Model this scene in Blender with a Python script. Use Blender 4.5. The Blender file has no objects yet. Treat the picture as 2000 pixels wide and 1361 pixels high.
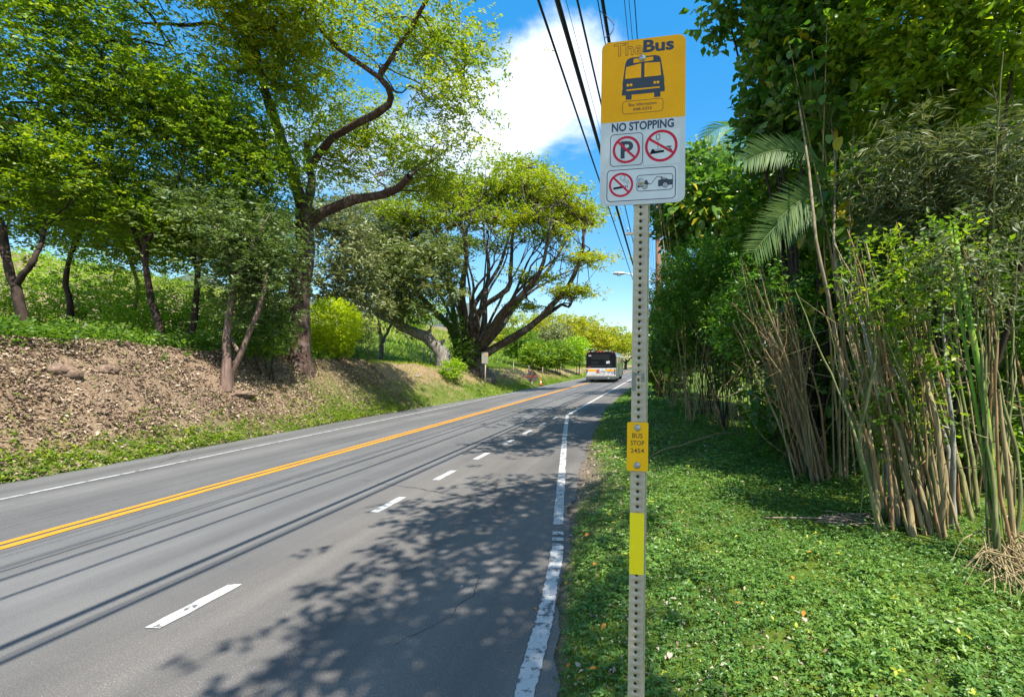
import bpy, math, random
import numpy as np
from mathutils import Vector, Matrix

# ------------------------------------------------------------------ camera, sky, sun, exposure
scene = bpy.context.scene
COL = scene.collection
rng = np.random.default_rng(11)
random.seed(5)
R = math.radians

F, PX, HZ, CAMZ = 920.0, 1210.0, 708.0, 1.70      # focal length, principal point and horizon in photo pixels
ROAD_A = R(5.0)                                    # heading of the road, right of the camera axis
SUN_DIR = Vector((0.413, -0.43, 1.0)).normalized()  # towards the sun

cam_d = bpy.data.cameras.new('camera')
cam = bpy.data.objects.new('camera', cam_d)
COL.objects.link(cam)
cam.location = (0, 0, CAMZ)
cam.rotation_euler = (R(90), 0, 0)
cam_d.sensor_width = 36
cam_d.lens = F / 2000 * 36
cam_d.shift_x = -(PX - 1000) / 2000
cam_d.shift_y = (HZ - 680.5) / 2000
cam_d.clip_start = 0.05
cam_d.clip_end = 6000
scene.camera = cam

scene.view_settings.view_transform = 'Standard'
scene.view_settings.look = 'None'
scene.view_settings.gamma = 1
scene.view_settings.use_curve_mapping = False
scene.view_settings.exposure = 1.8
scene.cycles.use_denoising = True
scene.cycles.max_bounces = 6
scene.cycles.diffuse_bounces = 3
scene.cycles.glossy_bounces = 2
scene.cycles.transmission_bounces = 4
scene.cycles.transparent_max_bounces = 8
scene.cycles.caustics_reflective = False
scene.cycles.caustics_refractive = False

world = bpy.data.worlds.new('World')
scene.world = world
world.use_nodes = True


def build_world():
    nt = world.node_tree
    n, l = nt.nodes, nt.links
    bg = n['Background']
    sky = n.new('ShaderNodeTexSky')
    sky.sky_type = 'NISHITA'
    sky.sun_disc = False
    sky.sun_elevation = math.asin(SUN_DIR.z)
    sky.sun_rotation = math.atan2(SUN_DIR.x, SUN_DIR.y)
    sky.air_density = 1.0
    sky.dust_density = 0.3
    sky.ozone_density = 2.5
    hs = n.new('ShaderNodeHueSaturation')
    hs.inputs['Saturation'].default_value = 2.15
    hs.inputs['Value'].default_value = 1.27
    gm = n.new('ShaderNodeGamma'); gm.inputs['Gamma'].default_value = 0.5
    l.new(sky.outputs[0], gm.inputs['Color'])
    l.new(gm.outputs[0], hs.inputs['Color'])
    # scattered fair-weather cumulus over the whole dome
    tc = n.new('ShaderNodeTexCoord')
    sep = n.new('ShaderNodeSeparateXYZ')
    l.new(tc.outputs['Generated'], sep.inputs[0])
    mz = n.new('ShaderNodeMath'); mz.operation = 'MAXIMUM'; mz.inputs[1].default_value = 0.0
    l.new(sep.outputs[2], mz.inputs[0])
    az = n.new('ShaderNodeMath'); az.operation = 'ADD'; az.inputs[1].default_value = 0.22
    l.new(mz.outputs[0], az.inputs[0])
    comb = n.new('ShaderNodeCombineXYZ')
    for k in (0, 1):
        dv = n.new('ShaderNodeMath'); dv.operation = 'DIVIDE'
        l.new(sep.outputs[k], dv.inputs[0]); l.new(az.outputs[0], dv.inputs[1])
        l.new(dv.outputs[0], comb.inputs[k])
    mp = n.new('ShaderNodeMapping')
    mp.inputs['Location'].default_value = CLOUD_SHIFT
    l.new(comb.outputs[0], mp.inputs[0])
    big = n.new('ShaderNodeTexNoise')
    big.inputs['Scale'].default_value = 0.85
    big.inputs['Detail'].default_value = 9
    big.inputs['Roughness'].default_value = 0.58
    big.inputs['Distortion'].default_value = 0.35
    l.new(mp.outputs[0], big.inputs['Vector'])
    ramp = n.new('ShaderNodeMapRange')
    ramp.interpolation_type = 'SMOOTHSTEP'
    ramp.inputs['From Min'].default_value = 0.505
    ramp.inputs['From Max'].default_value = 0.615
    l.new(big.outputs[0], ramp.inputs['Value'])
    fade = n.new('ShaderNodeMapRange')
    fade.inputs['From Min'].default_value = 0.24
    fade.inputs['From Max'].default_value = 0.42
    l.new(sep.outputs[2], fade.inputs['Value'])
    mul = n.new('ShaderNodeMath'); mul.operation = 'MULTIPLY'
    l.new(ramp.outputs[0], mul.inputs[0]); l.new(fade.outputs[0], mul.inputs[1])
    shade = n.new('ShaderNodeTexNoise')
    shade.inputs['Scale'].default_value = 2.2
    shade.inputs['Detail'].default_value = 5
    l.new(mp.outputs[0], shade.inputs['Vector'])
    cr = n.new('ShaderNodeValToRGB')
    cr.color_ramp.elements[0].position = 0.35
    cr.color_ramp.elements[0].color = (2.5, 2.85, 3.5, 1)
    cr.color_ramp.elements[1].position = 0.65
    cr.color_ramp.elements[1].color = (4.2, 4.3, 4.4, 1)
    l.new(shade.outputs[0], cr.inputs[0])
    mix = n.new('ShaderNodeMix'); mix.data_type = 'RGBA'
    l.new(mul.outputs[0], mix.inputs[0])
    l.new(hs.outputs[0], mix.inputs[6]); l.new(cr.outputs[0], mix.inputs[7])
    l.new(mix.outputs[2], bg.inputs['Color'])
    bg.inputs['Strength'].default_value = 0.122


CLOUD_SHIFT = (3.1, 0.4, 0.0)
build_world()

sun_d = bpy.data.lights.new('sun', 'SUN')
sun_d.energy = 2.8
sun_d.angle = R(0.4)
sun_d.color = (1.0, 0.955, 0.88)
sun = bpy.data.objects.new('sun', sun_d)
COL.objects.link(sun)
sun.rotation_euler = SUN_DIR.to_track_quat('Z', 'Y').to_euler()
sun.location = (10, 5, 40)


# ------------------------------------------------------------------ helpers
def at(px, py, Y):
    """a point of the place seen at photo pixel (px, py), Y metres away along the camera axis"""
    return np.array([(px - PX) / F * Y, Y, CAMZ + (HZ - py) / F * Y])


SA, CA = math.sin(ROAD_A), math.cos(ROAD_A)


def P(s, t, z=0.0):
    """road frame: s metres along the road, t metres right of the camera's line"""
    return np.array([s * SA + t * CA, s * CA - t * SA, z])


def to_st(x, y):
    return x * SA + y * CA, x * CA - y * SA


def sstep(x):
    x = np.clip(x, 0, 1)
    return x * x * (3 - 2 * x)


def edge_left(s):
    return -np.interp(s, [0, 16, 27, 60, 400], [10.4, 10.3, 9.35, 9.2, 9.2])


def edge_right(s):
    return np.interp(s, [-5, 2.4, 5.2, 8.6, 17, 400], [-.50, -.557, -1.01, -1.4, -2.02, -2.05])


def road_z(t):
    return -0.05 * np.maximum(0, -6.1 - t)


def wob(x, y, k=1.0, ph=0.0):
    return (np.sin(1.7 * k * x + 0.9 * k * y + ph) + np.sin(-1.1 * k * x + 2.3 * k * y + 1.3 + ph) +
            np.sin(3.1 * k * x - 1.9 * k * y + 2.1 * ph + .7) * .6) / 2.6


def ground_st(s, t):
    s = np.asarray(s, float); t = np.asarray(t, float)
    eL, eR = edge_left(s), edge_right(s)
    d = eL - t
    zb = road_z(eL)
    B = np.interp(s, [-20, 8, 16, 30, 60, 150], [2.5, 2.4, 2.05, 1.45, 1.0, .8])
    W = np.interp(s, [0, 16, 30], [2.3, 2.3, 3.2])
    u = np.clip(d / W, 0, 1)
    prof = .55 * u + .45 * sstep(u)
    hill = .22 * sstep((s - 16) / 18) * np.maximum(0, d - 5.5)
    hill = np.where(hill > 9, 9 + (hill - 9) * .35, hill)
    zl = zb + B * prof + .03 * np.clip(d - W, 0, 60) + hill
    zl = zl + np.clip(d, 0, 1) * .09 * wob(s, t, 1.4) + np.clip(d, 0, .5) * .06 * wob(s, t, 4.3, 1.0)
    dr = t - eR
    zr = -0.012 + .055 * sstep(dr / .35) + .02 * np.clip(dr, 0, 30) * .5 + .02 * np.clip(dr, 0, 1) * wob(s, t, 2.2, 2.0)
    return np.where(d >= 0, zl - 0.012, np.where(dr >= 0, zr, road_z(t) - 0.05))


def ground_xy(x, y):
    s, t = to_st(x, y)
    return ground_st(s, t)


def on_ground(px, py, sink=0.0, guess=10.0):
    """where the view ray through a photo pixel meets the ground"""
    Y = np.concatenate([np.arange(1.2, 60, .02), np.arange(60, 200, .2)])
    x = (px - PX) / F * Y
    z = CAMZ + (HZ - py) / F * Y
    below = z <= ground_xy(x, Y)
    k = int(np.argmax(below)) if below.any() else int(np.argmin(np.abs(Y - guess)))
    return np.array([x[k], Y[k], float(ground_xy(x[k], Y[k])) - sink])


# --- objects
def tag(o, label=None, cat=None, group=None, kind=None):
    if label: o['label'] = label
    if cat: o['category'] = cat
    if group: o['group'] = group
    if kind: o['kind'] = kind
    return o


def link(name, me, mats=None, parent=None):
    o = bpy.data.objects.new(name, me)
    COL.objects.link(o)
    if mats is not None and me is not None:
        for m in (mats if isinstance(mats, (list, tuple)) else [mats]):
            me.materials.append(m)
    if parent is not None:
        o.parent = parent
    return o


def empty(name, loc=(0, 0, 0), rz=0.0):
    o = bpy.data.objects.new(name, None)
    o.empty_display_size = .2
    COL.objects.link(o)
    o.location = loc
    o.rotation_euler = (0, 0, rz)
    return o


def mesh_np(name, V, Fc, attr=None, smooth=False):
    me = bpy.data.meshes.new(name)
    V = np.ascontiguousarray(V, np.float32)
    Fc = np.ascontiguousarray(Fc, np.int32)
    k = Fc.shape[1]
    me.vertices.add(len(V)); me.vertices.foreach_set('co', V.ravel())
    me.loops.add(Fc.size); me.loops.foreach_set('vertex_index', Fc.ravel())
    me.polygons.add(len(Fc)); me.polygons.foreach_set('loop_start', np.arange(0, Fc.size, k, dtype=np.int32))
    if smooth:
        me.polygons.foreach_set('use_smooth', np.ones(len(Fc), bool))
    me.update(calc_edges=True)
    if attr is not None:
        for nm, a in attr.items():
            at_ = me.attributes.new(nm, 'FLOAT', 'POINT')
            at_.data.foreach_set('value', np.ascontiguousarray(a, np.float32))
    return me


class MB:
    """collects shapes into one mesh"""
    def __init__(self):
        self.v, self.f, self.m = [], [], []

    def add(self, vs, fs, mi=0):
        b = len(self.v)
        self.v += [tuple(map(float, p)) for p in vs]
        for f in fs:
            self.f.append(tuple(b + i for i in f)); self.m.append(mi)

    def box(self, x0, x1, y0, y1, z0, z1, mi=0):
        vs = [(x, y, z) for x in (x0, x1) for y in (y0, y1) for z in (z0, z1)]
        self.add(vs, [(0, 1, 3, 2), (4, 6, 7, 5), (0, 4, 5, 1), (2, 3, 7, 6), (0, 2, 6, 4), (1, 5, 7, 3)], mi)

    def rbox(self, x0, x1, y0, y1, z0, z1, r, axis=1, n=4, mi=0):
        """box with rounded edges along one axis (1: y)"""
        a0, a1, b0, b1 = (x0, x1, z0, z1) if axis == 1 else ((y0, y1, z0, z1) if axis == 0 else (x0, x1, y0, y1))
        prof = []
        for cx, cy, st in ((a1 - r, b1 - r, 0), (a0 + r, b1 - r, 90), (a0 + r, b0 + r, 180), (a1 - r, b0 + r, 270)):
            for k in range(n + 1):
                a = R(st + 90 * k / n)
                prof.append((cx + r * math.cos(a), cy + r * math.sin(a)))
        self.prism(prof, (y0, y1) if axis == 1 else ((x0, x1) if axis == 0 else (z0, z1)), axis, mi)

    def prism(self, prof, span, axis=1, mi=0):
        n = len(prof)
        def pt(p, h):
            return (p[0], h, p[1]) if axis == 1 else ((h, p[0], p[1]) if axis == 0 else (p[0], p[1], h))
        vs = [pt(p, span[0]) for p in prof] + [pt(p, span[1]) for p in prof]
        fs = [(i, (i + 1) % n, n + (i + 1) % n, n + i) for i in range(n)]
        fs += [tuple(range(n - 1, -1, -1)), tuple(range(n, 2 * n))]
        self.add(vs, fs, mi)

    def cyl(self, p0, p1, r0, r1=None, n=10, cap=True, mi=0):
        r1 = r0 if r1 is None else r1
        p0, p1 = Vector(p0), Vector(p1)
        d = (p1 - p0).normalized()
        a = d.orthogonal().normalized(); b = d.cross(a)
        vs = []
        for p, r in ((p0, r0), (p1, r1)):
            for k in range(n):
                t = 2 * math.pi * k / n
                vs.append(p + a * (r * math.cos(t)) + b * (r * math.sin(t)))
        fs = [(k, (k + 1) % n, n + (k + 1) % n, n + k) for k in range(n)]
        if cap:
            fs += [tuple(range(n - 1, -1, -1)), tuple(range(n, 2 * n))]
        self.add(vs, fs, mi)

    def build(self, name, mats, parent=None, smooth=False):
        me = bpy.data.meshes.new(name)
        me.from_pydata(self.v, [], self.f)
        if any(self.m):
            me.polygons.foreach_set('material_index', np.array(self.m, np.int32))
        if smooth:
            me.polygons.foreach_set('use_smooth', np.ones(len(self.f), bool))
        me.update()
        return link(name, me, mats, parent)


def tubes(paths, sides=6):
    """paths: list of (points Nx3, radii N); returns V, F of open tubes"""
    Vs, Fs, base = [], [], 0
    ang = np.linspace(0, 2 * np.pi, sides, endpoint=False)
    ca, sa = np.cos(ang), np.sin(ang)
    for pts, rad in paths:
        pts = np.asarray(pts, float); rad = np.asarray(rad, float)
        n = len(pts)
        if len(rad) != n:
            rad = np.interp(np.linspace(0, 1, n), np.linspace(0, 1, len(rad)), rad)
        d = np.gradient(pts, axis=0)
        d /= np.linalg.norm(d, axis=1)[:, None] + 1e-9
        ref = np.array([0, 0, 1.]) if abs(d[0, 2]) < .8 else np.array([1., 0, 0])
        a = np.cross(d, ref); a /= np.linalg.norm(a, axis=1)[:, None] + 1e-9
        b = np.cross(d, a)
        ring = pts[:, None, :] + rad[:, None, None] * (a[:, None, :] * ca[None, :, None] + b[:, None, :] * sa[None, :, None])
        Vs.append(ring.reshape(-1, 3))
        i = np.arange(n - 1)[:, None] * sides; j = np.arange(sides)[None, :]; j2 = (j + 1) % sides
        q = np.stack([i + j, i + j2, i + sides + j2, i + sides + j], -1).reshape(-1, 4) + base
        Fs.append(q)
        base += n * sides
    return np.concatenate(Vs), np.concatenate(Fs)


def smooth_path(ctrl, n=12):
    """Catmull-Rom through control points"""
    c = np.asarray(ctrl, float)
    if len(c) == 2:
        return c[0] + (c[1] - c[0]) * np.linspace(0, 1, n)[:, None]
    c = np.vstack([2 * c[0] - c[1], c, 2 * c[-1] - c[-2]])
    out = []
    segs = len(c) - 3
    per = max(2, n // segs)
    for i in range(segs):
        p0, p1, p2, p3 = c[i:i + 4]
        u = np.linspace(0, 1, per, endpoint=False)[:, None]
        out.append(.5 * (2 * p1 + (p2 - p0) * u + (2 * p0 - 5 * p1 + 4 * p2 - p3) * u ** 2 + (3 * p1 - p0 - 3 * p2 + p3) * u ** 3))
    out.append(c[-2][None])
    return np.concatenate(out)


def unit(v):
    return v / (np.linalg.norm(v, axis=-1, keepdims=True) + 1e-9)


def leaves(Pb, D, N, L, W, fold=.12, curl=.12):
    """folded, slightly curled leaves: 5 vertices, 4 triangles each"""
    S = unit(np.cross(D, N)); N = np.cross(S, D)
    L = L[:, None]; W = W[:, None]
    v0 = Pb
    v1 = Pb + D * L * .42 + S * W * .5 + N * W * fold
    v2 = Pb + D * L * .97 - N * L * curl
    v3 = Pb + D * L * .42 - S * W * .5 + N * W * fold
    V = np.stack([v0, v1, v2, v3], 1).reshape(-1, 3)
    b = (np.arange(len(Pb)) * 4)[:, None]
    Fc = np.stack([b + [0, 1, 2], b + [0, 2, 3]], 1).reshape(-1, 3)
    return V, Fc


def sprigs(C, D, per, twig, L, W, up=.6, spread=.9, val=None, jitter=.25, g=None):
    """twigs at C heading D with leaves set alternately along them"""
    g = g or rng
    n = len(C)
    k = np.arange(per)
    f = (k + .5) / per
    side0 = unit(np.cross(D, np.array([0, 0, 1.]) + g.normal(0, .35, (n, 3))))
    pos = C[:, None, :] + D[:, None, :] * (f[None, :, None] * twig) + g.normal(0, L * .18, (n, per, 3))
    sgn = np.where(k % 2 == 0, 1., -1.)
    d = unit(D[:, None, :] * .55 + side0[:, None, :] * (sgn[None, :, None] * spread) + g.normal(0, jitter, (n, per, 3)))
    nor = unit(np.array([0, 0, up]) + g.normal(0, .45, (n, per, 3)))
    ll = L * g.uniform(.65, 1.25, (n, per)); ww = W * g.uniform(.7, 1.2, (n, per))
    V, Fc = leaves(pos.reshape(-1, 3), d.reshape(-1, 3), nor.reshape(-1, 3), ll.ravel(), ww.ravel())
    cv = g.uniform(0, 1, n) if val is None else val
    v = np.clip(.62 * cv[:, None] + .38 * g.uniform(0, 1, (n, per)), 0, 1)
    return V, Fc, np.repeat(v.ravel(), 4)


def blob_points(blobs, n, shell=.35, g=None):
    """points in ellipsoids (centre, radii), heavier towards the surface"""
    g = g or rng
    w = np.array([b[1][0] * b[1][1] * b[1][2] for b in blobs]) ** .67
    idx = g.choice(len(blobs), n, p=w / w.sum())
    c = np.array([b[0] for b in blobs])[idx]; r = np.array([b[1] for b in blobs])[idx]
    d = unit(g.normal(0, 1, (n, 3)))
    rad = g.uniform(0, 1, n) ** shell
    return c + d * r * rad[:, None], d


def pblob(px, py, Y, rx, ry, rd):
    """ellipsoid given by where it shows in the photo, its distance, and its half depth in metres"""
    return (at(px, py, Y), (rx / F * Y, rd, ry / F * Y))


def kmeans(T, k, g, it=6):
    c = T[g.choice(len(T), k, replace=False)]
    for _ in range(it):
        lab = np.argmin(((T[:, None] - c[None]) ** 2).sum(-1), 1)
        for j in range(k):
            if (lab == j).any():
                c[j] = T[lab == j].mean(0)
    return lab


def grow(root, d0, T, r_tip, expo, g, kink=.1, frac=(.38, .55), rmax=9.0, lift=.0):
    """branches from root that divide until one reaches every point of T"""
    paths = []

    def rad(n):
        return min(rmax, r_tip * n ** expo)

    def seg(p, q, d, ra, rb):
        ln = np.linalg.norm(q - p)
        c = p + d * ln * .38
        m = 6 if ra > r_tip * 2.2 else 4
        u = np.linspace(0, 1, m)[:, None]
        pts = (1 - u) ** 2 * p + 2 * u * (1 - u) * c + u ** 2 * q
        pts[1:-1] += g.normal(0, kink * ln * .22, (m - 2, 3))
        paths.append((pts, np.linspace(ra, rb, m)))
        return unit(q - c)

    def rec(p, T, d, r_in, depth):
        n = len(T)
        if n == 1:
            seg(p, T[0], d, min(r_in, rad(1) * 1.3), rad(1) * .55)
            return
        k = 2 if (n < 6 or g.random() < .6) else 3
        lab = kmeans(T, k, g)
        for j in range(k):
            Tj = T[lab == j]
            if not len(Tj):
                continue
            if len(Tj) == 1:
                seg(p, Tj[0], d, min(r_in, rad(1) * 1.4), rad(1) * .5)
                continue
            c = Tj.mean(0)
            q = p + (c - p) * g.uniform(*frac) + g.normal(0, kink, 3) * np.linalg.norm(c - p)
            q[2] += lift * np.linalg.norm(c - p)
            ra = min(r_in, rad(len(Tj)) * 1.1)
            dd = seg(p, q, d, ra, rad(len(Tj)) * .85)
            rec(q, Tj, dd, rad(len(Tj)) * .85, depth + 1)

    rec(np.asarray(root, float), np.asarray(T, float), np.asarray(d0, float), rmax, 0)
    return paths


# ------------------------------------------------------------------ materials
def new_mat(name):
    m = bpy.data.materials.new(name)
    m.use_nodes = True
    nt = m.node_tree
    return m, nt.nodes, nt.links, nt.nodes['Principled BSDF']


def ramp_node(n, stops):
    r = n.new('ShaderNodeValToRGB')
    el = r.color_ramp.elements
    while len(el) < len(stops):
        el.new(.5)
    for e, (p, c) in zip(el, stops):
        e.position = p
        e.color = (*c, 1)
    return r


def noise(n, l, scale, detail=4, vec=None, rough=.55, dist=0.0):
    t = n.new('ShaderNodeTexNoise')
    t.inputs['Scale'].default_value = scale
    t.inputs['Detail'].default_value = detail
    t.inputs['Roughness'].default_value = rough
    t.inputs['Distortion'].default_value = dist
    if vec is not None:
        l.new(vec, t.inputs['Vector'])
    return t


def coords(n):
    return n.new('ShaderNodeTexCoord')


def mixc(n, l, fac, a, b, blend='MIX'):
    m = n.new('ShaderNodeMix'); m.data_type = 'RGBA'; m.blend_type = blend
    for sock, v in ((m.inputs[0], fac), (m.inputs[6], a), (m.inputs[7], b)):
        if hasattr(v, 'is_output'):
            l.new(v, sock)
        elif isinstance(v, (int, float)):
            sock.default_value = v
        else:
            sock.default_value = (*v, 1)
    return m.outputs[2]


def plain(name, col, rough=.5, metal=0.0, vary=.12, scale=6.0, bump=0.0, spec=.5, emit=None):
    m, n, l, b = new_mat(name)
    tc = coords(n)
    nz = noise(n, l, scale, 8, tc.outputs['Object'], .62)
    lo = tuple(max(0, c * (1 - vary)) for c in col); hi = tuple(min(1, c * (1 + vary)) for c in col)
    r = ramp_node(n, [(.3, lo), (.7, hi)])
    l.new(nz.outputs[0], r.inputs[0]); l.new(r.outputs[0], b.inputs['Base Color'])
    b.inputs['Roughness'].default_value = rough
    b.inputs['Metallic'].default_value = metal
    b.inputs['Specular IOR Level'].default_value = spec
    if emit:
        b.inputs['Emission Color'].default_value = (*col, 1)
        b.inputs['Emission Strength'].default_value = emit
    if bump:
        bp = n.new('ShaderNodeBump'); bp.inputs['Strength'].default_value = bump
        bp.inputs['Distance'].default_value = .01
        l.new(nz.outputs[0], bp.inputs['Height']); l.new(bp.outputs[0], b.inputs['Normal'])
    return m


def leaf_mat(name, stops, trans=.38, rough=.42, spec=.45, tint=(1.25, 1.35, .55)):
    """leaf: glossy top, light shining through; colour from a per-leaf value"""
    m, n, l, b = new_mat(name)
    a = n.new('ShaderNodeAttribute'); a.attribute_name = 'v'
    r = ramp_node(n, stops)
    l.new(a.outputs['Fac'], r.inputs[0])
    l.new(r.outputs[0], b.inputs['Base Color'])
    b.inputs['Roughness'].default_value = rough
    b.inputs['Specular IOR Level'].default_value = spec
    tr = n.new('ShaderNodeBsdfTranslucent')
    l.new(mixc(n, l, 1.0, r.outputs[0], tint, 'MULTIPLY'), tr.inputs['Color'])
    mx = n.new('ShaderNodeMixShader'); mx.inputs[0].default_value = trans
    l.new(b.outputs[0], mx.inputs[1]); l.new(tr.outputs[0], mx.inputs[2])
    l.new(mx.outputs[0], n['Material Output'].inputs['Surface'])
    return m


def bark_mat(name, dark, light, scale=5.0, stretch=.25, bump=.6, lichen=None):
    m, n, l, b = new_mat(name)
    tc = coords(n)
    mp = n.new('ShaderNodeMapping'); mp.inputs['Scale'].default_value = (1, 1, stretch)
    l.new(tc.outputs['Object'], mp.inputs[0])
    nz = noise(n, l, scale * 3, 8, mp.outputs[0], .65, .6)
    r = ramp_node(n, [(.32, dark), (.68, light)])
    l.new(nz.outputs[0], r.inputs[0])
    out = r.outputs[0]
    if lichen:
        n2 = noise(n, l, scale * .7, 6, tc.outputs['Object'], .7)
        r2 = ramp_node(n, [(.52, (0, 0, 0)), (.62, (1, 1, 1))])
        l.new(n2.outputs[0], r2.inputs[0])
        out = mixc(n, l, r2.outputs[0], out, lichen)
    l.new(out, b.inputs['Base Color'])
    b.inputs['Roughness'].default_value = .85
    b.inputs['Specular IOR Level'].default_value = .2
    bp = n.new('ShaderNodeBump'); bp.inputs['Strength'].default_value = bump; bp.inputs['Distance'].default_value = .03
    l.new(nz.outputs[0], bp.inputs['Height']); l.new(bp.outputs[0], b.inputs['Normal'])
    return m


M = {}
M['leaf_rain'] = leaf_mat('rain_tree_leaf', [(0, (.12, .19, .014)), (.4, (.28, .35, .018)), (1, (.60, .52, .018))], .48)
M['leaf_grove'] = leaf_mat('grove_canopy_leaf', [(0, (.07, .15, .012)), (.5, (.19, .30, .016)), (1, (.46, .50, .02))], .5)
M['leaf_rain_near'] = leaf_mat('rain_tree_leaf_green', [(0, (.10, .18, .014)), (.5, (.27, .34, .016)), (1, (.58, .53, .02))], .5)
M['leaf_yellow'] = leaf_mat('rain_tree_leaf_yellow', [(0, (.16, .22, .015)), (.5, (.38, .39, .018)), (1, (.60, .50, .018))], .45)
M['leaf_dark'] = leaf_mat('dark_green_leaf', [(0, (.045, .11, .016)), (.5, (.12, .23, .022)), (1, (.32, .42, .03))], .5)  # dark green leaf tones
M['leaf_lime'] = leaf_mat('lime_leaf', [(0, (0.131, 0.275, 0.015)), (.5, (0.290, 0.450, 0.017)), (1, (0.522, 0.609, 0.025))], .42)
M['leaf_bush'] = leaf_mat('yellow_bush_leaf', [(0, (.28, .40, .008)), (.5, (.46, .55, .008)), (1, (.66, .66, .01))], .4)
M['leaf_olive'] = leaf_mat('olive_leaf', [(0, (0.087, 0.116, 0.043)), (.5, (0.203, 0.232, 0.086)), (1, (0.435, 0.450, 0.208))], .25, .45, .6, (1.1, 1.15, .7))
M['leaf_blue'] = leaf_mat('greyish_leaf', [(0, (.05, .09, .028)), (.6, (.125, .185, .05)), (1, (.27, .32, .10))], .35)
M['leaf_mango'] = leaf_mat('mango_leaf', [(0, (.075, .12, .035)), (.5, (.19, .24, .075)), (.86, (.36, .37, .15)), (1, (.50, .36, .17))], .4, .38, .6)
M['leaf_mid'] = leaf_mat('shrub_leaf', [(0, (.06, .14, .015)), (.6, (.19, .30, .022)), (1, (.45, .48, .025))], .5)
M['leaf_vine'] = leaf_mat('vine_leaf', [(0, (.045, .115, .022)), (.6, (.10, .21, .03)), (.9, (.22, .33, .035)), (1, (.60, .48, .03))], .45, .36, .55)
M['leaf_koa'] = leaf_mat('feathery_leaf', [(0, (0.043, 0.123, 0.015)), (.6, (0.109, 0.246, 0.022)), (1, (0.246, 0.420, 0.025))], .42)
M['leaf_grey'] = leaf_mat('grey_brush_leaf', [(0, (.05, .075, .024)), (.5, (.125, .155, .055)), (1, (.29, .31, .14))], .3, .5, .4, (1.1, 1.1, .7))
M['leaf_palm'] = leaf_mat('palm_leaflet', [(0, (.06, .12, .03)), (.6, (.11, .19, .05)), (1, (.20, .27, .08))], .35, .5, .22)
M['leaf_cover'] = leaf_mat('ground_cover_leaf', [(0, (.04, .12, .024)), (.55, (.12, .235, .04)), (.93, (.26, .38, .065)), (1, (.46, .48, .06))], .35, .4, .5)
M['grass'] = leaf_mat('grass_blade', [(0, (0.087, 0.174, 0.015)), (.5, (0.189, 0.290, 0.022)), (.85, (0.377, 0.406, 0.043)), (1, (0.652, 0.522, 0.172))], .4, .5, .3)
M['litter'] = leaf_mat('dry_leaf_litter', [(0, (.08, .052, .036)), (.4, (.23, .16, .11)), (.75, (.45, .35, .25)), (.93, (.62, .52, .41)), (1, (.15, .20, .03))], .08, .7, .25, (1.1, .9, .7))
M['bark_dark'] = bark_mat('dark_bark', (.014, .010, .008), (.075, .05, .038), 4)
M['bark_red'] = bark_mat('reddish_bark', (.03, .018, .014), (.13, .08, .06), 5, .2, .8, (.16, .12, .1))
M['bark_rain'] = bark_mat('rain_tree_bark', (.025, .018, .013), (.13, .10, .075), 3, .3, .7, (.2, .18, .15))
M['bark_pink'] = bark_mat('pinkish_bark', (.10, .065, .05), (.3, .2, .155), 6, .15, .5)
M['bark_pale'] = bark_mat('pale_bark', (.11, .085, .05), (.32, .255, .15), 7, .15, .4)
M['bark_grey'] = bark_mat('grey_bark', (.05, .045, .038), (.3, .27, .23), 4, .3, .7)

# ------------------------------------------------------------------ ground, road, hills
def ground_material():
    m, n, l, b = new_mat('soil_and_turf')
    tc = coords(n)
    a = n.new('ShaderNodeAttribute'); a.attribute_name = 'dry'
    g = n.new('ShaderNodeAttribute'); g.attribute_name = 'bare'
    n1 = noise(n, l, 1.3, 8, tc.outputs['Object'], .65)
    n2 = noise(n, l, 26, 6, tc.outputs['Object'], .7)
    n3 = noise(n, l, .12, 5, tc.outputs['Object'], .6)
    green = ramp_node(n, [(.25, (.03, .06, .012)), (.55, (.10, .15, .02)), (.8, (.2, .22, .035))])
    l.new(n1.outputs[0], green.inputs[0])
    dryc = ramp_node(n, [(.3, (.075, .05, .034)), (.5, (.22, .155, .105)), (.72, (.42, .33, .225))])
    l.new(n2.outputs[0], dryc.inputs[0])
    dirt = ramp_node(n, [(.3, (.10, .075, .058)), (.7, (.25, .20, .165))])
    l.new(n2.outputs[0], dirt.inputs[0])
    add = n.new('ShaderNodeMath'); add.operation = 'ADD'
    l.new(a.outputs['Fac'], add.inputs[0])
    sub = n.new('ShaderNodeMath'); sub.operation = 'MULTIPLY_ADD'; sub.inputs[1].default_value = 1.1; sub.inputs[2].default_value = -.55
    l.new(n1.outputs[0], sub.inputs[0]); l.new(sub.outputs[0], add.inputs[1])
    cl = n.new('ShaderNodeMapRange'); cl.inputs['From Min'].default_value = .3; cl.inputs['From Max'].default_value = .7
    l.new(add.outputs[0], cl.inputs['Value'])
    c = mixc(n, l, cl.outputs[0], green.outputs[0], dryc.outputs[0])
    c = mixc(n, l, g.outputs['Fac'], c, dirt.outputs[0])
    far = ramp_node(n, [(.35, (.9, .9, .9)), (.65, (1.15, 1.12, 1.0))])
    l.new(n3.outputs[0], far.inputs[0])
    c = mixc(n, l, 1.0, c, far.outputs[0], 'MULTIPLY')
    l.new(c, b.inputs['Base Color'])
    b.inputs['Roughness'].default_value = .95
    b.inputs['Specular IOR Level'].default_value = .1
    bp = n.new('ShaderNodeBump'); bp.inputs['Strength'].default_value = .8; bp.inputs['Distance'].default_value = .04
    l.new(n2.outputs[0], bp.inputs['Height']); l.new(bp.outputs[0], b.inputs['Normal'])
    return m


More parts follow.
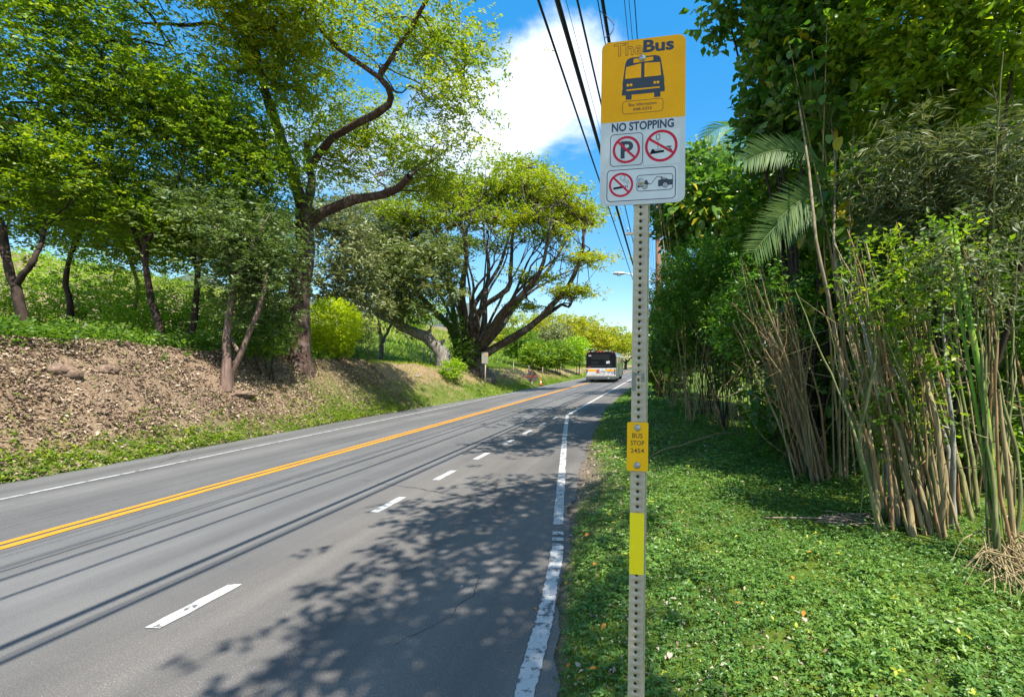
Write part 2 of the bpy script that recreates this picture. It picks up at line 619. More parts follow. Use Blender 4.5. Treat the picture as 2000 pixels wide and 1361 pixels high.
def dryness(s, t):
    """1 on the dry leaf-littered bank, 0 on green turf"""
    d = edge_left(s) - t
    near = 1 - sstep((s - 12.5) / 4.5)
    foot = sstep((d - .15) / .5)
    patch = .55 * np.exp(-((d - 2.2) / .9) ** 2) * (s > 14) + .45 * np.exp(-((d - 2.8) / 1.2) ** 2) * (s > 26)
    side = np.where(s < 24, .40, .28)
    left = np.where(d > 0, np.maximum(near * foot * 1.0, side + patch), 0.0)
    hill = np.clip((d - 16) / 20, 0, .32)
    return np.clip(left + np.where(d > 0, hill, 0), 0, 1)


def bareness(s, t):
    dr = t - edge_right(s)
    return np.clip(np.exp(-((s - 7.2) / 2.6) ** 2) * np.clip(1.5 - dr / .42, 0, 1) * (dr > -.2) + (dr > -.2) * np.clip(.75 - dr / .12, 0, 1), 0, 1)


def build_ground():
    s = np.concatenate([np.arange(-40, 1, 3.), np.arange(1, 42, .28), np.arange(42, 110, 1.5), np.geomspace(110, 3000, 22)])
    dl = np.array([2500, 1200, 600, 300, 160, 100, 70, 50, 38, 30, 24, 19, 15, 12, 9.5, 7.5, 6, 5, 4.2] + list(np.arange(3.6, .2, -.2)) + [.1, 0.0])
    drr = np.array([0, .1, .25, .45, .7, 1, 1.4, 1.8, 2.3, 3, 4, 5.5, 8, 12, 20, 40, 90, 250, 700, 2000])
    rows = []
    for si in s:
        eL, eR = edge_left(si), edge_right(si)
        rows.append(np.concatenate([eL - dl, [eL + .25, -6.1, eR - .25], eR + drr]))
    t = np.array(rows); S = np.repeat(s[:, None], t.shape[1], 1)
    z = ground_st(S, t)
    d = edge_left(S) - t
    z += np.where((d > .2) & (d < 6) & (S < 40), rng.normal(0, .03, z.shape), 0)
    X = S * SA + t * CA; Y = S * CA - t * SA
    V = np.stack([X, Y, z], -1).reshape(-1, 3)
    nr, nc = t.shape
    i = np.arange(nr - 1)[:, None] * nc; j = np.arange(nc - 1)[None, :]
    Fc = np.stack([i + j, i + j + 1, i + nc + j + 1, i + nc + j], -1).reshape(-1, 4)
    me = mesh_np('ground', V, Fc, {'dry': dryness(S, t).ravel(), 'bare': bareness(S, t).ravel()}, True)
    tag(link('ground', me, ground_material()), 'grassy roadside ground with a leaf-littered bank on the left', kind='structure')


def asphalt_material():
    m, n, l, b = new_mat('worn_asphalt')
    tc = coords(n)
    mp = n.new('ShaderNodeMapping'); mp.inputs['Rotation'].default_value = (0, 0, ROAD_A)
    l.new(tc.outputs['Object'], mp.inputs[0])
    long_ = n.new('ShaderNodeMapping'); long_.inputs['Scale'].default_value = (1.0, .05, 1)
    l.new(mp.outputs[0], long_.inputs[0])
    streak = noise(n, l, 1.6, 5, long_.outputs[0], .6)
    blotch = noise(n, l, .55, 7, mp.outputs[0], .62, .3)
    fine = noise(n, l, 150, 3, mp.outputs[0], .7)
    grit = n.new('ShaderNodeTexVoronoi'); grit.inputs['Scale'].default_value = 95
    l.new(mp.outputs[0], grit.inputs['Vector'])
    base = ramp_node(n, [(.3, (.082, .081, .080)), (.7, (.152, .149, .145))])
    l.new(streak.outputs[0], base.inputs[0])
    bl = ramp_node(n, [(.3, (.86, .86, .87)), (.7, (1.14, 1.13, 1.1))])
    l.new(blotch.outputs[0], bl.inputs[0])
    c = mixc(n, l, 1.0, base.outputs[0], bl.outputs[0], 'MULTIPLY')
    fr = ramp_node(n, [(.3, (.55, .55, .55)), (.7, (1.5, 1.5, 1.5))])
    l.new(fine.outputs[0], fr.inputs[0])
    c = mixc(n, l, 1.0, c, fr.outputs[0], 'MULTIPLY')
    # the pull-out nearest the verge is older, coarser and browner than the lanes
    sep = n.new('ShaderNodeSeparateXYZ'); l.new(mp.outputs[0], sep.inputs[0])
    old = n.new('ShaderNodeMapRange'); old.inputs['From Min'].default_value = -4.2; old.inputs['From Max'].default_value = -3.1
    ad = n.new('ShaderNodeMath'); ad.operation = 'MULTIPLY_ADD'; ad.inputs[1].default_value = .9; ad.inputs[2].default_value = -.45
    l.new(blotch.outputs[0], ad.inputs[0])
    ad2 = n.new('ShaderNodeMath'); l.new(sep.outputs[0], ad2.inputs[0]); l.new(ad.outputs[0], ad2.inputs[1])
    l.new(ad2.outputs[0], old.inputs['Value'])
    st = ramp_node(n, [(.0, (3.2, 3.1, 3.0)), (.13, (1.7, 1.65, 1.6)), (.22, (1, 1, 1)), (.5, (.9, .9, .9))])
    l.new(grit.outputs['Distance'], st.inputs[0])
    warm = mixc(n, l, 1.0, c, (1.12, 1.05, .98), 'MULTIPLY')
    warm = mixc(n, l, 1.0, warm, st.outputs[0], 'MULTIPLY')
    c = mixc(n, l, old.outputs[0], c, warm)
    # fine irregular cracks
    vor = n.new('ShaderNodeTexVoronoi'); vor.feature = 'DISTANCE_TO_EDGE'; vor.inputs['Scale'].default_value = .33
    wrp = noise(n, l, 2.5, 6, mp.outputs[0], .7)
    wv = n.new('ShaderNodeMix'); wv.data_type = 'VECTOR'; wv.inputs[0].default_value = .22
    l.new(mp.outputs[0], wv.inputs[4]); l.new(wrp.outputs[1], wv.inputs[5])
    l.new(wv.outputs[1], vor.inputs['Vector'])
    ck = ramp_node(n, [(.0, (.22, .22, .22)), (.006, (1, 1, 1))])
    l.new(vor.outputs['Distance'], ck.inputs[0])
    msk = noise(n, l, .4, 3, mp.outputs[0])
    mr = n.new('ShaderNodeMapRange'); mr.inputs['From Min'].default_value = .53; mr.inputs['From Max'].default_value = .58
    l.new(msk.outputs[0], mr.inputs['Value'])
    ckm = mixc(n, l, mr.outputs[0], (1, 1, 1), ck.outputs[0])
    c = mixc(n, l, 1.0, c, ckm, 'MULTIPLY')
    l.new(c, b.inputs['Base Color'])
    b.inputs['Roughness'].default_value = .82
    b.inputs['Specular IOR Level'].default_value = .35
    bp = n.new('ShaderNodeBump'); bp.inputs['Strength'].default_value = .55; bp.inputs['Distance'].default_value = .006
    hm = n.new('ShaderNodeMath'); l.new(fine.outputs[0], hm.inputs[0]); l.new(grit.outputs['Distance'], hm.inputs[1])
    l.new(hm.outputs[0], bp.inputs['Height']); l.new(bp.outputs[0], b.inputs['Normal'])
    return m


def paint_material(name, col, wear=.5, dirt=(.115, .112, .108), scale=9):
    """road paint with cracks and worn-through patches showing the asphalt below"""
    m, n, l, b = new_mat(name)
    tc = coords(n)
    n1 = noise(n, l, scale, 8, tc.outputs['Object'], .72)
    n2 = noise(n, l, 120, 3, tc.outputs['Object'], .7)
    vor = n.new('ShaderNodeTexVoronoi'); vor.feature = 'DISTANCE_TO_EDGE'; vor.inputs['Scale'].default_value = 7
    wv = n.new('ShaderNodeMix'); wv.data_type = 'VECTOR'; wv.inputs[0].default_value = .12
    l.new(tc.outputs['Object'], wv.inputs[4]); l.new(n1.outputs[1], wv.inputs[5]); l.new(wv.outputs[1], vor.inputs['Vector'])
    ck = ramp_node(n, [(.0, (.45, .45, .45)), (.012, (1, 1, 1))]); l.new(vor.outputs['Distance'], ck.inputs[0])
    sh = ramp_node(n, [(.3, tuple(c * .82 for c in col)), (.7, col)]); l.new(n2.outputs[0], sh.inputs[0])
    c = mixc(n, l, 1.0, sh.outputs[0], ck.outputs[0], 'MULTIPLY')
    w = n.new('ShaderNodeMapRange'); w.inputs['From Min'].default_value = wear; w.inputs['From Max'].default_value = wear + .06
    l.new(n1.outputs[0], w.inputs['Value'])
    c = mixc(n, l, w.outputs[0], c, dirt)
    l.new(c, b.inputs['Base Color'])
    b.inputs['Roughness'].default_value = .7
    return m


def strip(name, s0, s1, tf, w, mat, parent, lift=.006, ds=.25, ragged=0.0, wf=None):
    """a painted line along the road: tf(s) gives its middle"""
    n = max(2, int((s1 - s0) / ds) + 1)
    s = np.linspace(s0, s1, n)
    t = np.array([tf(x) for x in s]); ww = np.array([wf(x) if wf else w for x in s]) / 2
    ja = rng.normal(0, ragged, n); jb = rng.normal(0, ragged, n)
    a = np.stack([s * SA + (t - ww + ja) * CA, s * CA - (t - ww + ja) * SA, road_z(t - ww) + lift], 1)
    c = np.stack([s * SA + (t + ww + jb) * CA, s * CA - (t + ww + jb) * SA, road_z(t + ww) + lift], 1)
    V = np.concatenate([a, c]); i = np.arange(n - 1)
    Fc = np.stack([i, i + n, i + n + 1, i + 1], 1)
    return link(name, mesh_np(name, V, Fc), mat, parent)


def build_road():
    s = np.concatenate([np.arange(-30, 1, 1.), np.arange(1, 22, .12), np.arange(22, 60, .5), np.geomspace(60, 900, 50)])
    n = len(s)
    jl = rng.normal(0, .025, n) + .05 * np.sin(s * 2.3) + .03 * np.sin(s * 7.1); jr = rng.normal(0, .018, n) + .03 * np.sin(s * 3.1 + 1)
    cols = np.linspace(0, 1, 9)
    rows = []
    for k, si in enumerate(s):
        eL, eR = edge_left(si) - jl[k], edge_right(si) + jr[k]
        rows.append(np.concatenate([[eL], np.linspace(-8.4, -6.1, 3), [-5, -4, -3.2, -2.6], [eR]]))
    t = np.array(rows); S = np.repeat(s[:, None], t.shape[1], 1)
    V = np.stack([S * SA + t * CA, S * CA - t * SA, road_z(t)], -1).reshape(-1, 3)
    nc = t.shape[1]
    i = np.arange(n - 1)[:, None] * nc; j = np.arange(nc - 1)[None, :]
    Fc = np.stack([i + j, i + j + 1, i + nc + j + 1, i + nc + j], -1).reshape(-1, 4)
    road = tag(link('road', mesh_np('road', V, Fc, None, True), asphalt_material()), 'grey two-lane asphalt road with a bus pull-out', kind='structure')
    white = paint_material('white_road_paint', (.52, .515, .50), .56)
    worn = paint_material('worn_white_road_paint', (.49, .48, .46), .525, scale=11)
    thin = paint_material('thin_white_road_paint', (.42, .42, .41), .53)
    yellow = paint_material('yellow_road_paint', (.64, .27, .013), .585)
    for dt in (-.085, .085):
        strip('centre_line', -8, 300, lambda x, d=dt: -6.1 + d, .105, yellow, road, ragged=.004)
    strip('edge_line', -8, 300, lambda x: -8.82, .11, thin, road, ragged=.006)
    starts = [2.74, 5.08] + [5.08 + 1.47 * k for k in range(1, 7)]
    for s0 in starts:
        strip('lane_dash', s0, s0 + .60, lambda x: -3.24, .105, white, road, ds=.06, ragged=.003)
    # right-hand edge line: tapers in from the pull-out, then runs along the lane
    ks = [-4, 2.3, 3.1, 4.2, 5.15, 11.0, 15.0]; kt = [-.68, -.69, -.77, -.93, -1.13, -2.26, -3.0]
    segs = [(-4, 4.35), (4.42, 4.5), (4.57, 4.66), (4.86, 15.0)]
    for a, c in segs:
        strip('edge_line', a, c, lambda x: float(np.interp(x, ks, kt)), .12, worn, road, ds=.03, ragged=.0035,
              wf=lambda x: .108 + .006 * math.sin(x * 5) * (x < 6))
    strip('edge_line', 15.0, 300, lambda x: -3.0, .12, white, road, ragged=.004)
    # hairline cracks wandering over the pull-out and lanes
    g = np.random.default_rng(77)
    crack = plain('road_crack', (.018, .018, .018), .9, vary=.3, scale=30)
    for s_, t_, hd, ln in [(2.7, -1.6, .3, 1.1), (5.2, -1.9, .2, 1.8)]:
        p_, a_ = [np.array([s_, t_])], hd
        for _ in range(int(ln / .05)):
            a_ = .93 * a_ + g.normal(0, .32)
            p_.append(p_[-1] + .05 * np.array([math.cos(a_), math.sin(a_)]))
        p_ = np.array(p_); n_ = len(p_)
        tn = unit(np.gradient(p_, axis=0)); nm = np.stack([-tn[:, 1], tn[:, 0]], 1) * (g.uniform(.0012, .0038, n_))[:, None]
        V = []
        for q in (p_ - nm, p_ + nm):
            V.append(np.stack([q[:, 0] * SA + q[:, 1] * CA, q[:, 0] * CA - q[:, 1] * SA, road_z(q[:, 1]) + .003], 1))
        i = np.arange(n_ - 1)
        link('crack', mesh_np('crack', np.concatenate(V), np.stack([i, i + 1, i + n_ + 1, i + n_], 1)), crack, road)
    # thin, slightly wavering dark line along the lane
    line_dark = plain('dark_line_grey', (.045, .045, .047), .8, vary=.3, scale=30)
    strip('lane_dark_line', -4, 38, lambda x: -5.35 + .012 * math.sin(x * 1.9) + .006 * math.sin(x * 7.7), .016, line_dark, road, .003, .08, .0025)


def build_hills():
    """green mountain ridge far inland"""
    m, n, l, b = new_mat('distant_slope')
    tc = coords(n)
    nz = noise(n, l, .02, 8, tc.outputs['Object'], .65)
    r = ramp_node(n, [(.35, (.035, .06, .055)), (.65, (.085, .10, .085))])  # bluish grey-green: haze of distance mixed into the slope colour
    l.new(nz.outputs[0], r.inputs[0]); l.new(r.outputs[0], b.inputs['Base Color'])
    b.inputs['Roughness'].default_value = .95
    xs = np.linspace(-1900, -60, 70); ys = np.linspace(0, 1, 14)
    V = []
    for yy in ys:
        for x in xs:
            ridge = 92 * np.exp(-((x + 420) / 300) ** 2) + 190 * np.exp(-((x + 1100) / 480) ** 2) + 16 * math.sin(x * .031) + 9 * math.sin(x * .083) + 5 * math.sin(x * .19)
            ridge *= sstep((-x - 90) / 200)
            prof = math.sin(math.pi * min(1, yy * 1.05)) ** 1.1
            V.append((x, 800 + 700 * yy, -4 + ridge * prof * (1 + .12 * math.sin(x * .06 + yy * 9))))
    nc = len(xs)
    Fc = [(a * nc + c, a * nc + c + 1, (a + 1) * nc + c + 1, (a + 1) * nc + c) for a in range(len(ys) - 1) for c in range(nc - 1)]
    tag(link('hills', mesh_np('hills', np.array(V), np.array(Fc), None, True), m), 'distant hazy mountain ridge behind the trees', kind='structure')


build_ground()
build_road()
build_hills()


# ------------------------------------------------------------------ ground cover, grass, leaf litter (uncountable)
def scatter_cover():
    g = np.random.default_rng(3)
    Vs, Fs, As, base = [], [], [], 0

    def put(V, Fc, A):
        nonlocal base
        Vs.append(V); Fs.append(Fc + base); As.append(A); base += len(V)

    bands = [(1.2, 4.5, 4.2, 1900, .036), (4.5, 8, 4.6, 800, .046), (8, 15, 5.0, 250, .07), (15, 32, 4.0, 60, .13), (32, 70, 3.0, 22, .2)]
    for s0, s1, wid, dens, L in bands:
        n = int((s1 - s0) * wid * dens)
        s = g.uniform(s0, s1, n); dr = g.uniform(-.03, wid, n) ** 1.0; t = edge_right(s) + dr
        keep = g.uniform(0, 1, n) > bareness(s, t) * 1.05
        keep &= g.uniform(0, 1, n) < np.clip(.35 + dr * 2.2, 0, 1) * np.clip(1.5 - 1.3 * sstep((wob(s, t, 2.9, 5.0) - .45) / .4), .15, 1)
        patch = wob(s, t, 1.1, .4) * .5 + .5
        s, t, patch = s[keep], t[keep], patch[keep]
        n = len(s)
        clump_ = wob(s, t, 4.7, 2.2) * .5 + .5
        h = g.uniform(.005, .085, n) * (.35 + patch * .7 + clump_ * .6) * (.6 + .4 * np.clip((t - edge_right(s)) / 1.0, 0, 1))
        C = np.stack([s * SA + t * CA, s * CA - t * SA, ground_st(s, t) + h], 1)
        D = unit(np.stack([g.normal(0, 1, n), g.normal(0, 1, n), g.normal(.1, .25, n)], 1))
        # three leaflets to each stalk
        k = 3
        ang = np.array([0, 2.1, -2.1])
        Dx = D[:, None, 0] * np.cos(ang) - D[:, None, 1] * np.sin(ang); Dy = D[:, None, 0] * np.sin(ang) + D[:, None, 1] * np.cos(ang)
        d3 = unit(np.stack([Dx, Dy, np.repeat(D[:, 2:3], 3, 1) + g.normal(0, .2, (n, 3))], -1))
        pos = np.repeat(C[:, None, :], k, 1)
        nor = unit(np.array([0, 0, 1.]) + g.normal(0, .38, (n, k, 3)))
        ll = L * g.uniform(.5, 1.2, (n, 1)) * (.7 + .75 * (clump_ * patch)[:, None]) * g.uniform(.8, 1.2, (n, k))
        V, Fc = leaves(pos.reshape(-1, 3), d3.reshape(-1, 3), nor.reshape(-1, 3), ll.ravel(), ll.ravel() * .52, .1, .15)
        v = np.clip(.36 * patch[:, None] + .38 * g.uniform(0, 1, (n, 1)) + .26 * g.uniform(0, 1, (n, k)), 0, .98)
        v = np.where(g.uniform(0, 1, (n, 1)) < .012, 1.0, v)
        put(V, Fc, np.repeat(v.ravel(), 4))
    me = mesh_np('ground_cover', np.concatenate(Vs), np.concatenate(Fs), {'v': np.concatenate(As)})
    tag(link('ground_cover', me, M['leaf_cover']), 'low green leafy ground cover carpeting the verge behind the sign', 'ground cover', kind='stuff')


def blades(n, pos, L, W, g, lean=.5, val=None):
    D = unit(np.stack([g.normal(0, lean, n), g.normal(0, lean, n), np.ones(n)], 1))
    N = unit(np.stack([g.normal(0, 1, n), g.normal(0, 1, n), np.zeros(n)], 1))
    S = unit(np.cross(D, N))
    bend = unit(np.stack([g.normal(0, 1, n), g.normal(0, 1, n), np.full(n, -.3)], 1))
    L = L[:, None]; W = W[:, None]
    v0 = pos - S * W / 2; v1 = pos + S * W / 2
    v2 = pos + D * L + bend * L * .35
    V = np.stack([v0, v1, v2], 1).reshape(-1, 3)
    Fc = np.arange(3 * n).reshape(-1, 3)
    v = g.uniform(0, 1, n) if val is None else val
    return V, Fc, np.repeat(v, 3)


def scatter_grass():
    g = np.random.default_rng(4)
    Vs, Fs, As, base = [], [], [], 0
    for s0, s1, d0, d1, n, L, W in [(12, 22, 0, 4.5, 30000, .16, .014), (22, 45, 0, 7, 34000, .22, .03), (45, 100, 0, 9, 14000, .3, .07),
                                    (22, 90, 7, 45, 26000, .55, .12), (0, 13, 0, .6, 9000, .12, .012)]:
        s = g.uniform(s0, s1, n); d = g.uniform(d0, d1, n); t = edge_left(s) - d
        dry = dryness(s, t)
        keep = g.uniform(0, 1, n) < np.clip(1.15 - dry * .8, .1, 1) * np.clip(.3 + d / .4, 0, 1)
        s, t, dry = s[keep], t[keep], dry[keep]; n = len(s)
        pos = np.stack([s * SA + t * CA, s * CA - t * SA, ground_st(s, t) - .01], 1)
        pt = wob(s, t, .35, .8) * .5 + .5
        val = np.clip(.2 + .35 * pt * g.uniform(.4, 1.3, n) + dry * g.uniform(.0, .9, n), 0, 1)
        V, Fc, A = blades(n, pos, L * g.uniform(.4, 1.3, n), W * g.uniform(.6, 1.3, n), g, .45, val)
        Vs.append(V); Fs.append(Fc + base); As.append(A); base += len(V)
    me = mesh_np('grass', np.concatenate(Vs), np.concatenate(Fs), {'v': np.concatenate(As)})
    tag(link('grass', me, M['grass']), 'bright green and straw-dry grass on the far bank and hillside', 'grass', kind='stuff')
    # fringe of verge grass along the asphalt on the near side
    n = 30000
    s = np.concatenate([g.uniform(1.5, 12, n * 2 // 3), g.uniform(12, 50, n // 3)]); n = len(s)
    d = np.abs(g.normal(0, .35, n)) * (1 + s * .03); t = edge_right(s) + d
    keep = g.uniform(0, 1, n) > bareness(s, t) * .98
    s, t = s[keep], t[keep]; n = len(s)
    pos = np.stack([s * SA + t * CA, s * CA - t * SA, ground_st(s, t) - .005], 1)
    sc = np.clip(s / 9, .8, 4)
    V, Fc, A = blades(n, pos, .06 * g.uniform(.4, 1.5, n) * (.7 + sc * .3), .0045 * sc, g, .6, np.clip(g.beta(1.6, 2.6, n) * 1.1, 0, 1))
    n2 = 16000
    s2 = 1.4 + 12 * g.uniform(0, 1, n2) ** 1.5; t2 = edge_right(s2) + g.uniform(.1, 4.2, n2)
    kp = g.uniform(0, 1, n2) < sstep((wob(s2, t2, 3.3, .9) + .1) / .6)
    s2, t2 = s2[kp], t2[kp]; n2 = len(s2)
    p2 = np.stack([s2 * SA + t2 * CA, s2 * CA - t2 * SA, ground_st(s2, t2)], 1)
    V2, F2, A2 = blades(n2, p2, .11 * g.uniform(.5, 1.4, n2), .005 * np.clip(s2 / 5, .8, 3), g, .55, np.clip(g.beta(1.6, 2.2, n2), 0, 1))
    V, Fc, A = np.concatenate([V, V2]), np.concatenate([Fc, F2 + len(V)]), np.concatenate([A, A2])
    tag(link('verge_grass', mesh_np('verge_grass', V, Fc, {'v': A}), M['grass']), 'short thin grass fringing the asphalt edge near the sign post', 'grass', kind='stuff')


def scatter_litter():
    g = np.random.default_rng(5)
    n = 105000
    s = g.uniform(1.0, 19, n); d = np.abs(g.uniform(-.05, 3.6, n)); t = edge_left(s) - d
    keep = g.uniform(0, 1, n) < dryness(s, t) * 1.1 * np.clip(.35 + 1.0 * sstep((wob(s, t, 1.7, 3.0) + wob(s, t, 4.1, .5) * .6 + .55) / .9), 0, 1)
    s, t = s[keep], t[keep]; n = len(s)
    pos = np.stack([s * SA + t * CA, s * CA - t * SA, ground_st(s, t) + g.uniform(0, .07, n)], 1)
    D = unit(g.normal(0, 1, (n, 3)) * [1, 1, .45]); N = unit(np.array([.35, -.1, .9]) + g.normal(0, .55, (n, 3)))
    L = .058 * g.uniform(.4, 1.5, n)
    V, Fc = leaves(pos, D, N, L, L * .6, .25, .25)
    pt = wob(s, t, 1.9, .3) * .5 + .5
    v = np.clip(g.beta(1.6, 1.9, n) * .75 + .22 * pt, 0, .97)
    v = np.where(g.uniform(0, 1, n) < .06, 1.0, v)
    tag(link('leaf_litter', mesh_np('leaf_litter', V, Fc, {'v': np.repeat(v, 4)}), M['litter']), 'brown dry leaf litter covering the shaded left bank', 'leaf litter', kind='stuff')
    tw = []
    for _ in range(160):
        s_ = g.uniform(2, 17); d_ = g.uniform(.2, 2.8); a_ = P(s_, edge_left(s_) - d_)
        v_ = np.array([g.normal(0, .35), g.normal(0, .35), 0]); q = []
        for u in (0, .5, 1):
            x = a_ + v_ * u + np.array([g.normal(0, .03), g.normal(0, .03), 0]); x[2] = float(ground_xy(x[0], x[1])) + .05; q.append(x)
        tw.append((smooth_path(q, 5), np.linspace(.009, .003, 5)))
    V, Fc = tubes(tw, 4)
    tag(link('bank_twigs', mesh_np('bank_twigs', V, Fc), M['bark_pale']), 'thin dead twigs strewn over the littered bank', 'twigs', kind='stuff')
    n = 5200
    s = 1.4 + 12 * g.uniform(0, 1, n) ** 1.6; dr = np.abs(g.normal(0, 1.3, n)); t = edge_right(s) + dr
    pos = np.stack([s * SA + t * CA, s * CA - t * SA, ground_st(s, t) + g.uniform(.005, .05, n) * np.clip(dr / .6, .1, 1)], 1)
    D = unit(g.normal(0, 1, (n, 3)) * [1, 1, .3]); N = unit(np.array([0, 0, 1.]) + g.normal(0, .5, (n, 3)))
    L = .028 * g.uniform(.4, 1.5, n) * np.clip(s / 5, 1, 2)
    V, Fc = leaves(pos, D, N, L, L * .5, .2, .25)
    tag(link('verge_litter', mesh_np('verge_litter', V, Fc, {'v': np.repeat(g.uniform(.2, .97, n), 4)}), M['litter']), 'tiny dry leaf scraps caught in the ground cover of the verge', 'leaf litter', kind='stuff')
    # creeping weeds low on the bank
    n = 3600
    s = g.uniform(1.5, 18, n); d = np.abs(g.normal(.15, .33, n)); t = edge_left(s) - d
    pt = wob(s, t, .8, 1.9) * .5 + .5
    keep = g.uniform(0, 1, n) < pt * 1.2 * np.clip(1.3 - d * .7, 0, 1) + .15
    s, t = s[keep], t[keep]; n = len(s)
    C = np.stack([s * SA + t * CA, s * CA - t * SA, ground_st(s, t) + .03], 1)
    D = unit(g.normal(0, 1, (n, 3)) * [1, 1, .4] + [0, 0, .4])
    V, Fc, A = sprigs(C, D, 7, .16, .055, .034, val=g.uniform(.2, 1, n), g=g)
    tag(link('bank_weeds', mesh_np('bank_weeds', V, Fc, {'v': A}), M['leaf_mid']), 'low green weeds creeping along the foot of the littered bank', 'weeds', kind='stuff')
    # dark ivy on the crest
    n = 3000
    s = g.uniform(2, 17, n); d = g.uniform(1.9, 6.5, n); t = edge_left(s) - d
    keep = g.uniform(0, 1, n) < sstep((d - 1.7) / 1.2)
    s, t = s[keep], t[keep]; n = len(s)
    C = np.stack([s * SA + t * CA, s * CA - t * SA, ground_st(s, t) + .05 + g.uniform(0, .28, n)], 1)
    D = unit(g.normal(0, 1, (n, 3)) * [1, 1, .5] + [.2, 0, .4])
    V, Fc, A = sprigs(C, D, 8, .32, .11, .07, val=g.uniform(0, .8, n), g=g)
    tag(link('crest_ivy', mesh_np('crest_ivy', V, Fc, {'v': A}), M['leaf_dark']), 'dark low creeper growing along the crest of the left bank', 'creeper', kind='stuff')


scatter_cover()
scatter_grass()
scatter_litter()

# ------------------------------------------------------------------ trees
def crown_leaves(T, per_t, cr, flat, per, twig, L, W, g, up=.6, droop=0.0, val=None):
    """sprigs of leaves clustered round each twig end of T"""
    n = len(T) * per_t
    C = np.repeat(T, per_t, 0) + g.normal(0, 1, (n, 3)) * [cr, cr, cr * flat]
    D = unit(g.normal(0, 1, (n, 3)) * [1, 1, .5] + [0, 0, .25 - droop])
    cv = np.repeat(g.uniform(0, 1, len(T)) if val is None else val, per_t)
    cv = np.clip(cv * .7 + .3 * g.uniform(0, 1, n), 0, 1)
    return sprigs(C, D, per, twig, L, W, up=up, val=cv, g=g)


def tree(name, label, limbs, T, leaf, bark, leafmat, seed, r_tip=.012, expo=.42, cat='tree', group=None,
         per_t=10, cr=.45, flat=.45, per=8, twig=.3, L=.12, W=.05, up=.6, droop=0.0, kink=.12, sides=8, anchors=None,
         val=None, frac=(.38, .55), lift=0.0, bare_frac=0.0, mids=(.62,), scramble=0.0):
    g = np.random.default_rng(seed)
    root = tag(empty(name, limbs[0][0][0]), label, cat, group)
    o = Vector(limbs[0][0][0])
    main, ends = [], []
    for ctrl, r0, r1 in limbs:
        p = smooth_path(ctrl, 14 if len(ctrl) > 2 else 6)
        n = len(p)
        rr = np.linspace(r0, r1, n) * (1 + .07 * np.sin(np.arange(n) * 2.1 + seed))
        p[1:-1] += g.normal(0, .12 * r0, (n - 2, 3))
        if not main:
            rr[0] *= 1.5; rr[1] *= 1.22; rr[2] *= 1.08      # root flare
        main.append((p, rr))
        ends.append((p[-1], unit(p[-1] - p[-3]), r1))
        if len(p) > 10:
            for fk in mids:
                k = int(n * fk)
                ends.append((p[k], unit(p[k] - p[k - 2] + np.array([0, 0, .2])), rr[k] * .6))
    if anchors is not None:
        ends = [ends[i] for i in anchors]
    A = np.array([e[0] for e in ends])
    dist = ((T[:, None] - A[None]) ** 2).sum(-1)
    if scramble:
        dist = dist + 1e6 * (g.uniform(0, 1, dist.shape) < scramble)
    own = np.argmin(dist, 1)
    fine = []
    for j, (p, d, r) in enumerate(ends):
        Tj = T[own == j]
        if len(Tj):
            fine += grow(p, d, Tj, r_tip, expo, g, kink, rmax=r, frac=frac, lift=lift)
    # root flare
    p0 = np.asarray(limbs[0][0][0]); r0 = limbs[0][1]
    V, Fc = tubes(main, sides)
    me = mesh_np('trunk', V - np.array(o), Fc, None, True)
    tag(link('trunk', me, bark, root))
    if fine:
        V, Fc = tubes(fine, 4)
        tag(link('branches', mesh_np('branches', V - np.array(o), Fc, None, True), bark, root), kind='stuff')
    keepT = g.uniform(0, 1, len(T)) >= bare_frac
    Tl = T[keepT]
    V, Fc, v = crown_leaves(Tl, per_t, cr, flat, per, twig, L, W, g, up, droop, None if val is None else val[keepT])
    tag(link('crown', mesh_np('crown', V - np.array(o), Fc, {'v': v}), leafmat, root), kind='stuff')
    return root


def pts(Y, *pp):
    return [at(p[0], p[1], Y + (p[2] if len(p) > 2 else 0)) for p in pp]


def flare(base, top, r, k=1.7):
    return None


def grounded(px, Y, sink=.15):
    x = (px - PX) / F * Y
    return np.array([x, Y, float(ground_xy(x, Y)) - sink])


# --- tall rain tree at the edge of the bank
Y = 16.0
b0 = grounded(586, Y, .95)
limbs = [([b0] + pts(Y, (583, 690), (582, 640), (588, 560), (597, 480), (596, 405)), .38, .27),
         (pts(Y, (598, 440), (630, 415), (690, 392), (745, 382), (778, 366, -.6), (800, 345, -1)), .20, .10),
         (pts(Y, (596, 410), (607, 370, .4), (603, 320, .8), (598, 280, 1.2)), .16, .10),
         (pts(Y, (592, 415), (570, 330, -.5), (528, 215, -1.2), (512, 150, -1.8), (470, 60, -2.2), (400, -10, -2.6)), .18, .07),
         (pts(Y, (604, 330, .6), (650, 270, 0), (735, 222, -1), (764, 190, -1.4), (740, 150, -1.8), (660, 95, -2.2), (600, 20, -2.6)), .13, .06),
         (pts(Y, (512, 150, -1.8), (440, 55, -2.4), (350, 50, -2.6), (270, 45, -2.8)), .07, .03),
         (pts(Y, (740, 150, -1.8), (800, 60, -2.4), (850, -30, -3)), .07, .05),
         (pts(Y, (470, 60, -2.2), (500, -120, -4), (560, -260, -6)), .09, .05)]
g_ = np.random.default_rng(21)
